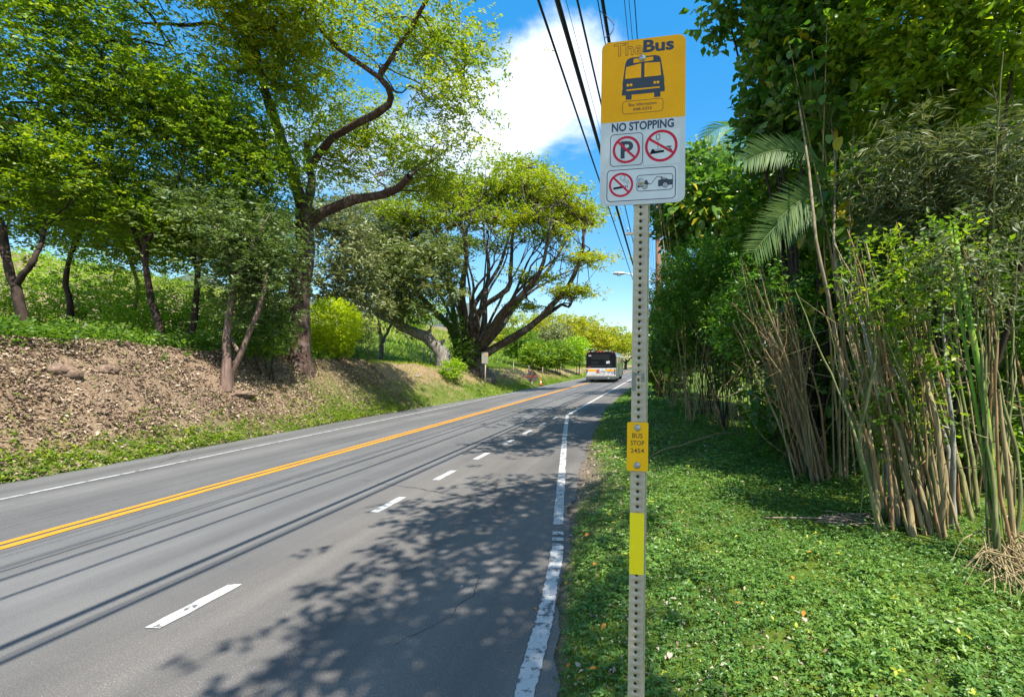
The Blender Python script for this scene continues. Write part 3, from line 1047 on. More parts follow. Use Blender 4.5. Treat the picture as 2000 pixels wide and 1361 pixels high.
bl = [pblob(820, 60, 14, 110, 60, 2.2), pblob(870, 200, 14.5, 65, 90, 2.0), pblob(700, 75, 14, 140, 58, 1.8), pblob(560, 40, 13.5, 130, 50, 2.5),
      pblob(700, 250, 17.2, 130, 60, 1.3), pblob(640, 320, 17.6, 110, 50, 1.2), pblob(800, 310, 17.4, 90, 60, 1.2), pblob(850, 360, 17, 70, 40, 1.2),
      pblob(420, 20, 13, 130, 40, 2.0), pblob(500, 130, 14, 60, 60, 1.5), pblob(480, -130, 12.5, 220, 90, 3),
      pblob(600, 170, 15, 90, 60, 2.0), pblob(890, 110, 14, 45, 45, 1.5)]
T, _ = blob_points(bl, 420, .5, g_)
SV = np.array(SUN_DIR)
for c_, rad_ in ((at(652, 630, 18.4), 1.5), (on_ground(690, 765), 1.1), (on_ground(620, 790), .9)):      # crown opened toward the sun so light reaches the bush and bank
    w_ = T - c_
    k_ = w_ - (w_ @ SV)[:, None] * SV
    T = T[(np.linalg.norm(k_, axis=1) > rad_) | (g_.uniform(0, 1, len(T)) < .08)]
tree('rain_tree', 'tall dark-trunked tree on the bank beside the round yellow bush, limb reaching over the road', limbs, T, None,
     M['bark_red'], M['leaf_rain_near'], 31, r_tip=.012, per_t=20, cr=.52, flat=.28, per=9, twig=.36, L=.132, W=.06, droop=.05, anchors=None)

# --- wide monkeypod with many limbs
Y = 30.0
b0 = grounded(922, Y, .3)
limbs = [([b0] + pts(Y, (922, 700), (915, 660)), 1.0, .50),
         ([b0 + [-.5, -.1, 0]] + pts(Y, (897, 690, -.3), (880, 640, -.8), (850, 610, -1.2), (826, 585, -1.6), (800, 540, -2)), 0.31, 0.11),
         (pts(Y, (905, 690), (890, 640, .8), (880, 570, 1.6), (872, 500, 2.2), (850, 440, 3)), 0.24, 0.07),
         (pts(Y, (915, 690), (908, 630, -.6), (903, 560, -1.6), (912, 500, -2.6), (900, 420, -3.4)), 0.28, 0.08),
         (pts(Y, (925, 690), (945, 640, .3), (948, 580, 1.2), (955, 520, 2), (945, 450, 3)), 0.25, 0.07),
         (pts(Y, (930, 690), (960, 640, -.9), (990, 600, -1.9), (1035, 560, -2.7), (1062, 510, -3.4), (1075, 450, -4)), 0.27, 0.07),
         (pts(Y, (935, 700), (980, 672, -.4), (1030, 640, -.9), (1075, 598, -1.3), (1108, 560, -1.6), (1132, 510, -2), (1140, 460, -2.3)), 0.30, 0.07),
         (pts(Y, (1010, 655, -.6), (1058, 622, -.2), (1096, 594, .2), (1110, 600, .4), (1124, 572, .6), (1128, 545, .9)), 0.16, 0.03),
         (pts(Y, (925, 680), (935, 610, -.8), (990, 565, -1.6), (997, 520, -2.0), (1002, 450, -2.6)), 0.22, 0.08),
         (pts(Y, (935, 690), (965, 650, 1.3), (1005, 590, 2.6), (1060, 540, 3.8), (1100, 480, 4.5)), 0.24, 0.07),
         (pts(Y, (915, 680), (925, 600, 2), (975, 520, 3.8), (1000, 440, 5)), 0.22, 0.07)]
ge = np.random.default_rng(220)
for k in range(13):                                   # finer limbs fanning between the main ones
    u = k / 12
    x1, y1, dz = 815 + 310 * u + ge.normal(0, 10), 470 + 60 * abs(u - .5) + ge.normal(0, 14), ge.uniform(-4.5, 4.5)
    limbs.append((pts(Y, (915 + 22 * u, 690), (912 + 30 * u + (x1 - 922) * .18, 640, dz * .2), (922 + (x1 - 922) * .5 + ge.normal(0, 8), 575 + ge.normal(0, 8), dz * .6),
                      (922 + (x1 - 922) * .8, 525 + ge.normal(0, 8), dz * .85), (x1, y1, dz)), ge.uniform(.10, .17), .035))
bl = [pblob(1085, 392, 28, 80, 24, 3.0), pblob(990, 365, 28, 115, 20, 3.0), pblob(890, 380, 28, 95, 24, 3.0), pblob(1020, 338, 30, 75, 12, 3.0),
      pblob(1135, 425, 29, 45, 16, 2.2), pblob(1142, 508, 28.5, 42, 13, 2.0), pblob(1010, 432, 26.5, 110, 13, 2.2), pblob(870, 435, 27, 75, 16, 2.2),
      pblob(1075, 462, 27, 80, 11, 2.2), pblob(1118, 572, 29, 44, 9, 2.0), pblob(1045, 545, 29, 55, 8, 2.5), pblob(800, 425, 27, 60, 24, 2.4),
      pblob(950, 395, 34, 160, 24, 3.0), pblob(1080, 430, 34, 85, 20, 2.5), pblob(920, 478, 33, 110, 12, 2.5), pblob(1035, 600, 30, 40, 7, 1.4)]
T, _ = blob_points(bl, 780, .5, np.random.default_rng(22))
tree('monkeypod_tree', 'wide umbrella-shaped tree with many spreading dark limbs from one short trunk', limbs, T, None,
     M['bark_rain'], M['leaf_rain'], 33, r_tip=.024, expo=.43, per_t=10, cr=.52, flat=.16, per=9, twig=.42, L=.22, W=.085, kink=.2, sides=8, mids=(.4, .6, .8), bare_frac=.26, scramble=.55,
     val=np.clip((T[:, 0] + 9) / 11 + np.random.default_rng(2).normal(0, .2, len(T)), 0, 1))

# ivy on the monkeypod's foot is part of that thicket of leaves at its trunk
g_ = np.random.default_rng(23)
C, d = blob_points([pblob(908, 690, 29, 24, 34, .9), pblob(893, 640, 28.6, 12, 32, .45), pblob(875, 620, 28.4, 8, 18, .4)], 520, .4, g_)
V, Fc, v = sprigs(C, unit(d + [0, -.4, -.2]), 8, .25, .13, .085, g=g_, val=g_.uniform(0, .6, len(C)))
ivy = tag(empty('ivy', at(905, 715, 29)), 'dark ivy climbing the foot of the umbrella-shaped tree', 'ivy')
tag(link('foliage', mesh_np('foliage', V - np.array(ivy.location), Fc, {'v': v}), M['leaf_dark'], ivy), kind='stuff')

# --- leaning old tree in front of the hillside, with a drooping leafy crown
Y = 26.5
b0 = grounded(872, Y, .2)
limbs = [([b0] + pts(Y, (862, 690), (843, 666), (815, 652), (785, 636), (757, 624), (735, 610)), .40, .20),
         (pts(Y, (838, 664), (836, 652), (840, 644)), .12, .08),
         (pts(Y, (856, 680), (862, 668), (866, 666)), .14, .10),
         (pts(Y, (760, 626), (756, 590, -.3), (775, 550, -.6), (800, 520, -.8)), .13, .06),
         (pts(Y, (742, 614), (735, 570, .3), (745, 520, .8), (770, 480, 1)), .13, .06)]
bl = [pblob(775, 560, 26, 38, 45, 1.6), pblob(820, 510, 25.5, 55, 42, 1.8), pblob(765, 490, 26.5, 45, 50, 1.8), pblob(850, 560, 26, 40, 30, 1.4),
      pblob(870, 500, 26, 40, 30, 1.4), pblob(790, 600, 25.5, 45, 18, 1.2), pblob(800, 450, 27, 40, 30, 1.5)]
T, _ = blob_points(bl, 240, .4, np.random.default_rng(24))
tree('mango_tree', 'old leaning grey trunk with a drooping long-leaved crown beside the umbrella-shaped tree', limbs, T, None,
     M['bark_grey'], M['leaf_mango'], 35, r_tip=.014, per_t=7, cr=.42, flat=.8, per=9, twig=.34, L=.32, W=.085, droop=.7, up=.4, kink=.15)


# --- grove on the left bank
def grove(px, Y, trunk, blobs, n, seed, label, mat='leaf_grove', bark='bark_dark', r=.13, base_y=None, **kw):
    b0 = grounded(px, Y)
    if base_y:
        b0 = on_ground(px, base_y, .1); dY = b0[1] - Y; Y = b0[1]
        blobs = [(np.array([b[0][0] * Y / (Y - dY), b[0][1] + dY, CAMZ + (b[0][2] - CAMZ) * Y / (Y - dY)]), b[1]) for b in blobs]
    limbs = [([b0] + pts(Y, *trunk[0]), r, r * .5)]
    for tr in trunk[1:]:
        limbs.append((pts(Y, *tr), r * .6, r * .28))
    T, _ = blob_points(blobs, n, .45, np.random.default_rng(seed))
    a = dict(per_t=14, cr=.48, flat=.6, per=9, twig=.3, L=.105, W=.06, r_tip=.008, kink=.16)
    a.update(kw)
    return tree('grove_tree', label, limbs, T, None, M[bark], M[mat], seed, group='trees of the left grove', **a)


grove(48, 11.5, [[(44, 610), (28, 560), (12, 505), (5, 440)], [(28, 560), (70, 500), (90, 440, .5)], [(12, 505), (-20, 430), (-40, 340)]],
      [pblob(60, 120, 11.5, 170, 120, 1.8), pblob(20, 330, 11.5, 130, 110, 1.6), pblob(120, 260, 12, 110, 90, 1.5), pblob(-60, 200, 11, 120, 220, 1.6),
       pblob(60, -100, 11.5, 250, 130, 2.2), pblob(20, 440, 12.5, 90, 60, 1.2), pblob(170, 60, 12, 110, 70, 1.4)], 420, 41, 'leftmost grove tree, dark bent trunk forking low at the frame edge', r=.12)
grove(318, 13, [[(312, 640), (296, 590), (285, 520), (280, 440)], [(285, 520), (250, 420), (220, 330)], [(283, 480), (330, 400), (360, 320)]],
      [pblob(270, 200, 13, 150, 90, 1.8), pblob(220, 330, 13, 120, 90, 1.6), pblob(370, 230, 13, 110, 80, 1.5), pblob(300, 420, 13.3, 120, 60, 1.4)],
      300, 42, 'grove tree with a thin dark trunk leaning left, dense bright-topped dome crown', r=.10)
grove(372, 14, [[(376, 640), (384, 580), (392, 510), (420, 430)], [(388, 540), (370, 470), (350, 410)], [(400, 480), (460, 400), (500, 340)]],
      [pblob(440, 260, 14, 120, 80, 1.6), pblob(500, 330, 14, 80, 60, 1.5), pblob(420, 400, 14.3, 110, 60, 1.4), pblob(350, 470, 14.5, 90, 40, 1.2)],
      260, 43, 'grove tree behind the pinkish trunk, forked dark stem under deep green leaves', r=.10)
grove(441, 12.6, [[(443, 660), (452, 590), (459, 540), (462, 480)], [(458, 550), (490, 490), (520, 430)], [(458, 540), (430, 470), (410, 420)]],
      [pblob(470, 470, 12.8, 70, 55, 1.2), pblob(430, 420, 13, 80, 55, 1.2), pblob(500, 530, 13.2, 35, 50, .9), pblob(495, 610, 13.4, 30, 45, .8)],
      100, 44, 'grove tree with a straight pinkish-brown trunk and grey-green leaves', mat='leaf_blue', bark='bark_pink', r=.10, L=.12, W=.06)
grove(446, 11.4, [[(452, 725), (470, 690), (492, 640), (510, 590), (520, 540)], [(470, 692), (455, 670), (448, 655)]],
      [pblob(505, 500, 11.8, 35, 45,   .7), pblob(500, 555, 11.6, 22, 30, .5)], 36, 45,
      'small crooked tree rooted low on the littered bank, leaning right', mat='leaf_blue', bark='bark_pink', base_y=748, r=.085, L=.11, W=.055)
grove(135, 15.5, [[(138, 600), (128, 540), (150, 470), (190, 400)], [(150, 480), (110, 420), (90, 360)]],
      [pblob(150, 420, 15.5, 110, 60, 1.5), pblob(260, 480, 16, 90, 40, 1.2), pblob(100, 330, 15, 100, 60, 1.5)], 190, 46,
      'grove tree deep in the shade, slim trunk behind the leftmost one', r=.09)
grove(268, 16.5, [[(262, 610), (270, 560), (250, 500), (240, 440)], [(258, 520), (300, 470), (330, 420)]],
      [pblob(240, 420, 16.5, 120, 50, 1.4), pblob(390, 470, 16.5, 80, 40, 1.2)], 150, 47,
      'grove tree far back, pale thin stem in front of the sunlit shrubs', r=.07, bark='bark_pale')

# --- grey-green trees behind the tall tree
for k, (px, Yk, bl, seed, lab) in enumerate([
        (668, 23, [(660, 440, 23, 70, 60, 1.8), (690, 520, 22.5, 60, 50, 1.6), (640, 560, 22, 45, 60, 1.4), (700, 600, 23, 45, 30, 1.2)], 51,
         'grey-green rounded tree just right of the tall dark trunk'),
        (560, 21, [(505, 520, 20, 40, 65, 1.5), (515, 620, 19.5, 36, 55, 1.3), (530, 450, 21, 42, 45, 1.5)], 52,
         'grey-green tree half hidden behind the tall dark trunk, left side'),
        (742, 28, [(735, 480, 28, 50, 60, 2.0), (720, 560, 27, 40, 50, 1.6), (745, 410, 28, 60, 40, 2.0)], 53,
         'grey-green tree behind the leaning old trunk')]):
    b0 = grounded(px, Yk)
    T, _ = blob_points([pblob(*q) for q in bl], 190, .4, np.random.default_rng(seed))
    tree('olive_tree', lab, [([b0, b0 + [0.1, 0, 1.2], b0 + [-.1, .1, 2.4]], .16, .09), ([b0 + [0, 0, 1], b0 + [.5, .2, 2.2], b0 + [.9, .3, 3.2]], .1, .05)], T, None,
         M['bark_grey'], M['leaf_blue' if k == 1 else 'leaf_olive'], seed, per_t=9, cr=.4, flat=.7, per=9, twig=.34, L=.19, W=.085, group='grey-green trees behind the tall tree')


# --- shrubs: stems plus leaf sprigs
def shrub(name, label, base, blobs, n, mat, L, W, per=8, twig=.22, seed=1, cat='shrub', stems=5, bark='bark_dark', group=None,
          shell=.35, rr=.02, droop=0., outward=.8, up=.6, val=None):
    g = np.random.default_rng(seed)
    base = np.asarray(base, float)
    root = tag(empty(name, base), label, cat, group)
    C, d = blob_points(blobs, n, shell, g)
    V, Fc, v = sprigs(C, unit(d * outward + g.normal(0, .45, d.shape) + [0, 0, .2 - droop]), per, twig, L, W, up=up, g=g,
                      val=None if val is None else np.clip(g.normal(val, .22, n), 0, 1))
    tag(link('foliage', mesh_np('foliage', V - base, Fc, {'v': v}), M[mat], root), kind='stuff')
    for k in range(stems):
        c, r = blobs[g.integers(len(blobs))]
        tip = c + g.normal(0, .3, 3) * r
        p0 = base + np.array([g.normal(0, .12), g.normal(0, .12), -.1])
        mid = p0 * .5 + tip * .5 + g.normal(0, .12, 3)
        V, Fc = tubes([(smooth_path([p0, mid, tip], 8), np.linspace(rr, rr * .35, 9))], 5)
        link('stem', mesh_np('stem', V - base, Fc, None, True), M[bark], root)
    return root


shrub('round_bush', 'round bright yellow-green bush beside the tall dark trunk', grounded(648, 18.8), [pblob(652, 636, 18.8, 48, 50, 1.0), pblob(642, 675, 18.8, 40, 32, .9)],
      2300, 'leaf_bush', .085, .048, seed=61, twig=.16, shell=.22)
shrub('blue_shrub', 'loose blue-green shrub right of the round yellow bush', grounded(703, 20.8), [pblob(710, 672, 20.6, 28, 40, .8), pblob(692, 645, 21, 22, 25, .7)],
      520, 'leaf_blue', .11, .03, seed=62, twig=.22)
for k, (px, py, Yk, rx, ry, lab) in enumerate([
        (60, 590, 16.5, 80, 55, 'sunlit lime-green shrub behind the leftmost bent trunk'),
        (190, 570, 17.5, 75, 60, 'sunlit leaf-green shrub between the two leftmost grove trunks'),
        (255, 600, 16.0, 60, 45, 'low sunlit lime-green shrub left of the thin leaning trunk'),
        (345, 610, 18.0, 55, 45, 'sunlit leaf-green shrub between the forked stem and thin leaning trunk'),
        (415, 620, 17.0, 40, 45, 'sunlit lime-green shrub just left of the pinkish trunk'),
        (-60, 580, 15.5, 60, 60, 'leaf-green shrub cut by the left frame edge'),
        (120, 520, 21.0, 120, 50, 'tall pale lime-green shrub furthest back behind the grove'),
        (300, 540, 22.0, 120, 45, 'broad leaf-green shrub furthest back behind the dome-crowned tree')]):
    shrub('understory_shrub', lab, grounded(px, Yk), [pblob(px, py, Yk, rx, ry, 1.0), pblob(px + 20, py + 30, Yk - .3, rx * .8, ry * .6, .8)], 620, ['leaf_lime', 'leaf_mid', 'leaf_lime', 'leaf_mid'][k % 4],
          .10, .055, seed=70 + k, twig=.24, group='sunlit shrubs under the left grove', val=.5)
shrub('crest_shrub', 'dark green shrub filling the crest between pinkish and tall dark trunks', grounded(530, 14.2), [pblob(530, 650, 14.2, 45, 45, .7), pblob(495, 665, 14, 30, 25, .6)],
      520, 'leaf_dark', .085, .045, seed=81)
shrub('weed_clump', 'bright leafy weed clump at the foot of the umbrella-shaped tree', grounded(884, 25.0), [pblob(884, 722, 25, 20, 16, .5)],
      170, 'leaf_lime', .17, .05, seed=82, twig=.3, stems=4)
shrub('hillside_shrub', 'pale green shrub on the dry hillside behind the leaning trunk', grounded(812, 42), [pblob(815, 612, 42, 55, 26, 1.6), pblob(780, 622, 42, 30, 16, 1.2)],
      420, 'leaf_lime', .24, .13, seed=83, twig=.5)
for k, (px, py, Yk, rx, ry, lab, mt) in enumerate([
        (1052, 692, 46, 30, 22, 'dark green shrub on the bank above the orange-crossed sign', 'leaf_mid'),
        (1092, 690, 50, 30, 20, 'green shrub left of the weathered stumps', 'leaf_mid'),
        (1128, 682, 58, 28, 22, 'bright green shrub directly left of the bus roof', 'leaf_lime'),
        (1020, 668, 52, 34, 26, 'shady shrub under the lowest right limb of the umbrella tree', 'leaf_dark'),
        (1085, 655, 66, 34, 24, 'grey leafy shrub below the yellow-topped far trees', 'leaf_olive')]):
    shrub('bank_shrub', lab, grounded(px, Yk), [pblob(px, py, Yk, rx, ry, 1.8), pblob(px - 12, py + 10, Yk - .5, rx * .7, ry * .7, 1.4)], 560, mt,
          .26, .15, seed=90 + k, twig=.5, group='shrubs along the far bank', stems=3, rr=.05)

# --- far umbrella-crowned trees along the left of the road
far_specs = [(1035, 92, 1030, 640, 75, 26, 'leaf_rain', 'far umbrella tree just right of the big one, green-topped'),
             (1095, 84, 1098, 636, 62, 24, 'leaf_yellow', 'far umbrella tree with the yellowest crown, left of the bus'),
             (1150, 88, 1150, 648, 52, 26, 'leaf_yellow', 'far yellow-topped umbrella tree directly above the bus roof'),
             (1196, 100, 1192, 660, 48, 22, 'leaf_rain', 'far green umbrella tree above the right end of the bus'),
             (1222, 125, 1228, 672, 42, 18, 'leaf_yellow', 'farthest yellow-green tree closing the road beside the sign post'),
             (990, 110, 985, 660, 60, 20, 'leaf_rain', 'far tree seen through the fork of the umbrella tree'),
             (1262, 150, 1268, 686, 36, 20, 'leaf_rain', 'far tree crown peeping out right of the sign post')]
for k, (bx, Yk, cx, cy, rx, ry, mt, lab) in enumerate(far_specs):
    b0 = grounded(bx, Yk)
    g_ = np.random.default_rng(100 + k)
    sc = Yk / F
    bl = [pblob(cx, cy, Yk, rx, ry, rx * sc * .8), pblob(cx - rx * .5, cy + ry * .55, Yk - 2, rx * .5, ry * .5, 3), pblob(cx + rx * .5, cy + ry * .6, Yk - 2, rx * .5, ry * .5, 3),
          pblob(cx, cy + ry * .9, Yk - rx * sc * .7, rx * .7, ry * .5, 2)]
    T, _ = blob_points(bl, 200, .3, g_)
    h = (CAMZ + (HZ - cy) / F * Yk) - b0[2]
    tree('umbrella_tree', lab, [([b0, b0 + [0, 0, h * .2], b0 + [.3, 0, h * .38]], .45, .3),
                                ([b0 + [0, 0, h * .25], b0 + [1.6, 0, h * .5], b0 + [3, -.5, h * .7]], .25, .12),
                                ([b0 + [0, 0, h * .25], b0 + [-1.6, -.4, h * .5], b0 + [-3, -1, h * .7]], .25, .12)], T, None,
         M['bark_rain'], M[mt], 110 + k, r_tip=.035, per_t=6, cr=.75, flat=.35, per=9, twig=.8, L=.42, W=.2, group='far umbrella trees', kink=.12, sides=6)

# ------------------------------------------------------------------ thicket on the right of the verge
def stem_mat(name, a, b_, mossy=None):
    return bark_mat(name, a, b_, 9, .1, .35, mossy)


M['stem_tan'] = stem_mat('tan_stem', (0.160, 0.116, 0.058), (0.478, 0.362, 0.181))
M['stem_olive'] = stem_mat('olive_stem', (0.072, 0.080, 0.029), (0.290, 0.275, 0.116), (0.131, 0.189, 0.043))
M['stem_grey'] = stem_mat('grey_stem', (0.145, 0.138, 0.116), (0.392, 0.377, 0.319))
M['stem_rust'] = stem_mat('rust_brown_stem', (0.131, 0.072, 0.032), (0.435, 0.261, 0.123))
M['stem_green'] = stem_mat('mossy_green_stem', (0.058, 0.131, 0.017), (0.217, 0.362, 0.043), (0.348, 0.362, 0.072))
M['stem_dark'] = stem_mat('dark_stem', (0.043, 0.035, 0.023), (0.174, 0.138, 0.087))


def clump(name, label, bases, tops, mats, seed, rad=(.012, .028), bow=.15, cat='shrub', group=None, n=None):
    """a clump of separate stems; bases/tops: lists of 3-D points"""
    g = np.random.default_rng(seed)
    o = np.mean(bases, 0)
    root = tag(empty(name, o), label, cat, group)
    for k in range(len(bases)):
        b0, t0 = np.asarray(bases[k], float), np.asarray(tops[k], float)
        d = t0 - b0
        ln = np.linalg.norm(d)
        c1 = b0 + d * .33 + g.normal(0, bow * .12, 3) * ln + [0, 0, ln * .05]
        c2 = b0 + d * .68 + g.normal(0, bow * .12, 3) * ln + [0, 0, ln * .03]
        p = smooth_path([b0, c1, c2, t0], 15)
        p[1:-1] += g.normal(0, .006, (len(p) - 2, 3))
        r = g.uniform(*rad)
        rr = np.linspace(r, r * .22, len(p)) * (1 + .10 * np.sin(np.arange(len(p)) * g.uniform(1.5, 3.0)))
        tw = [(p, rr)]
        for _ in range(g.integers(0, 3)):       # side twigs
            i = g.integers(4, len(p) - 3)
            e = p[i] + unit(p[i + 1] - p[i] + g.normal(0, .45, 3)) * ln * g.uniform(.12, .3)
            tw.append((smooth_path([p[i], (p[i] + e) / 2 + g.normal(0, .02, 3), e], 5), np.linspace(rr[i] * .55, .0015, 5)))
        V, Fc = tubes(tw, 6)
        link('stem', mesh_np('stem', V - o, Fc, None, True), M[mats[g.integers(len(mats))]], root)
    return root


def strands(root, o, paths, mat, name='vine', sides=4):
    V, Fc = tubes(paths, sides)
    tag(link(name, mesh_np(name, V - np.asarray(o), Fc, None, True), M[mat], root), kind='stuff')


def gpt(px, Y):
    return grounded(px, Y, .06)


g_ = np.random.default_rng(200)
# leaning bundle of tan stems
bs, ts = [], []
for k in range(48):
    Yk = g_.uniform(6.3, 7.1)
    bs.append(gpt(1598 + g_.normal(0, 14), Yk)); ts.append(at(g_.uniform(1425, 1550), g_.uniform(500, 640), Yk + g_.uniform(-.7, .4)))
A_ = clump('stem_clump', 'bundle of thin tan stems leaning left over the verge', bs, ts, ['stem_tan', 'stem_tan', 'stem_rust', 'bark_pale'], 201, (.009, .022), .2,
           group='stem clumps of the thicket')
V, Fc = tubes([(smooth_path([gpt(1598, 6.6), at(1570, 830, 6.55), at(1535, 740, 6.5), at(1500, 640, 6.5)], 12), np.linspace(.06, .03, 13))], 8)
link('stem', mesh_np('stem', V - np.array(A_.location), Fc, None, True), M['stem_tan'], A_)
pp = []
for k in range(26):
    a = bs[g_.integers(48)] * .4 + ts[g_.integers(48)] * .6; b_ = a + g_.normal(0, .45, 3) * [1, .6, 1]
    m_ = (a + b_) / 2 + g_.normal(0, .25, 3)
    pp.append((smooth_path([a, m_, b_], 8), np.full(9, .004)))
strands(A_, A_.location, pp, 'stem_tan')

# pale slender forked trunk
Yk = 5.6
root = tag(empty('slender_trunk', gpt(1735, Yk)), 'pale slender trunk with a sharp elbow, forking upward between the stem clumps', 'tree')
for c, r0, r1 in [([gpt(1735, Yk), at(1705, 930, Yk), at(1675, 830, Yk)], .052, .042), ([at(1677, 835, Yk), at(1655, 790, Yk - .05), at(1640, 700, Yk - .1), at(1618, 580, Yk - .15), at(1594, 470, Yk - .2), at(1580, 330, Yk + .3), at(1560, 200, Yk + 1)], .034, .012),
                  ([at(1680, 835, Yk), at(1690, 760, Yk + .1), at(1672, 680, Yk + .15), at(1640, 560, Yk + .2), at(1628, 470, Yk + .3), at(1632, 330, Yk + .8), at(1620, 200, Yk + 1.4)], .03, .010),
                  ([at(1684, 770, Yk + .1), at(1662, 720, Yk + .2), at(1640, 640, Yk + .3)], .014, .009), ([at(1690, 790, Yk), at(1693, 650, Yk + .1), at(1664, 540, Yk), at(1660, 400, Yk + .5), at(1668, 250, Yk + 1)], .022, .007)]:
    p = smooth_path(c, 16)
    V, Fc = tubes([(p, np.linspace(r0, r1, len(p)) * (1 + .06 * np.sin(np.arange(len(p)) * 2.2)))], 8)
    link('stem', mesh_np('stem', V - np.array(root.location), Fc, None, True), M['bark_pale'], root)

# broad clump with weathered stems
bs, ts = [], []
for k in range(60):
    u = k / 59
    Yk = g_.uniform(4.2, 5.1)
    bs.append(gpt(1725 + 160 * u + g_.normal(0, 14), Yk)); ts.append(at(1605 + 200 * u + g_.normal(0, 30), g_.uniform(430, 660), Yk + g_.uniform(-.2, .6)))
clump('stem_clump', 'broad clump of weathered grey, olive and rust stems right of the elbowed trunk', bs, ts,
      ['stem_olive', 'stem_tan', 'stem_grey', 'stem_tan', 'stem_olive', 'stem_rust', 'stem_olive', 'stem_tan'], 202, (.010, .032), .2, group='stem clumps of the thicket')

# green stalks at the right frame edge
bs, ts = [], []
for k in range(13):
    Yk = g_.uniform(3.6, 4.0)
    bs.append(gpt(1965 + g_.normal(0, 34), Yk)); ts.append(at(1885 + g_.normal(15, 60), g_.uniform(470, 640), Yk + g_.uniform(-.2, .5)))
C_ = clump('stem_clump', 'thick mossy green and ochre stalks at the right frame edge', bs, ts, ['stem_olive', 'stem_tan', 'stem_rust', 'stem_green'], 203, (.010, .02), .18,
           group='stem clumps of the thicket')
for c, r0, r1, mm in [([gpt(1965, 3.75), at(1945, 980, 3.75), at(1925, 800, 3.75), at(1893, 620, 3.75), at(1872, 500, 4.2), at(1862, 410, 5.4)], .028, .018, 'stem_green'),
                      ([gpt(1950, 3.8), at(1935, 990, 3.8), at(1915, 850, 3.8), at(1880, 640, 3.8), at(1862, 490, 4.3), at(1852, 400, 5.4)], .018, .010, 'stem_green'),
                      ([gpt(1985, 3.7), at(1975, 1000, 3.7), at(1965, 900, 3.7), at(1950, 760, 3.7)], .024, .012, 'stem_tan')]:
    p = smooth_path(c, 16)
    V, Fc = tubes([(p, np.linspace(r0, r1, len(p)))], 8)
    link('stem', mesh_np('stem', V - np.array(C_.location), Fc, None, True), M[mm], C_)
pp = []
for k in range(150):
    a = gpt(1975 + g_.normal(0, 38), g_.uniform(3.3, 3.9)) + [0, 0, g_.uniform(.1, .35)]
    b_ = a + [g_.normal(0, .2), g_.normal(-.15, .2), 0]; b_[2] = float(ground_xy(b_[0], b_[1])) + .01
    m_ = (a + b_) / 2 + g_.normal(0, .06, 3) + [0, 0, .03]
    pp.append((smooth_path([a, m_, b_], 6), np.linspace(.006, .002, 7)))
strands(C_, C_.location, pp, 'stem_tan', 'roots')

# hedge of thin upright stems along the verge, further off
for k, (px, Yk, h, lab) in enumerate([(1415, 12.4, 3.0, 'thin upright brown stems of the hedge next to the leaning tan bundle'), (1380, 14.5, 3.2, 'second cluster of thin upright hedge stems along the verge'),
                                     (1350, 17.2, 3.4, 'middle cluster of thin hedge stems where the verge narrows'), (1322, 20.5, 3.4, 'farthest cluster of thin hedge stems before the dark bush'),
                                     (1470, 10.6, 3.0, 'shaded thin stems behind the leaning tan bundle')]):
    bs, ts = [], []
    for j in range(22):
        y_ = Yk + g_.normal(0, .5); b0 = gpt(px + g_.normal(0, 22), y_)
        bs.append(b0); ts.append(b0 + [g_.normal(-.35, .45), g_.normal(0, .35), h * g_.uniform(.6, 1.15)])
    clump('hedge_stems', lab, bs, ts, ['stem_tan', 'stem_rust', 'stem_dark'], 210 + k, (.006, .014), .35, group='thin-stemmed hedge clusters')
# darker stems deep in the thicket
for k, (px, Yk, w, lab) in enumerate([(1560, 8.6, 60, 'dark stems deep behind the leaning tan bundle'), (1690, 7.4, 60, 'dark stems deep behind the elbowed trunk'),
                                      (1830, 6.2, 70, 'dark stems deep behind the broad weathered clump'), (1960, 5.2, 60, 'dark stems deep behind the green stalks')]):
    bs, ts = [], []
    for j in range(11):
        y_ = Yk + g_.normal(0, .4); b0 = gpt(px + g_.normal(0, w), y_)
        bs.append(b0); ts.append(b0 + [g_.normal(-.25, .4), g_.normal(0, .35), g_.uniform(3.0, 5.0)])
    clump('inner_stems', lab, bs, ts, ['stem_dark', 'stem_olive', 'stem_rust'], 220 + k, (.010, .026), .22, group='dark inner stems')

# foliage masses of the thicket
def mass(name, label, px, Yb, blobs, n, mat, L, W, seed, **kw):
    return shrub(name, label, gpt(px, Yb), [pblob(*b) for b in blobs], n, mat, L, W, seed=seed, **kw)


mass('vine_mound', 'dark glossy-leaved vine mound under the sign corner', 1385, 14.0, [(1380, 400, 14, 85, 62, 1.5), (1330, 420, 14.5, 50, 60, 1.2), (1430, 450, 13.5, 50, 60, 1.2), (1370, 350, 15, 50, 40, 1.2)],
     1500, 'leaf_vine', .21, .14, 301, per=7, twig=.4, up=.3, droop=.35)
mass('feathery_shrub', 'light feathery-leaved shrub leaning toward the utility pole', 1420, 11.6, [(1330, 570, 11.6, 55, 60, .9), (1380, 520, 11.4, 65, 45, .9), (1440, 540, 11.2, 50, 50, .8), (1300, 610, 12.2, 26, 40, .7)],
     1500, 'leaf_koa', .085, .024, 302, per=18, twig=.34, up=.5, outward=.9, shell=.5)
mass('feathery_shrub', 'low feathery seedling shrub at the foot of the leaning tan stems', 1515, 8.2, [(1520, 850, 8.2, 55, 38, .5), (1470, 860, 8.6, 40, 30, .5)],
     260, 'leaf_koa', .05, .013, 303, per=20, twig=.28, stems=4)
mass('leafy_hedge', 'leafy hedge foliage over the thin stems beside the verge', 1370, 15.0, [(1340, 650, 15, 55, 60, 1.1), (1390, 640, 13.5, 55, 65, 1.0), (1310, 680, 18, 36, 45, 1.2), (1430, 690, 12.5, 40, 70, .8)],
     1700, 'leaf_vine', .15, .10, 304, per=7, twig=.32)
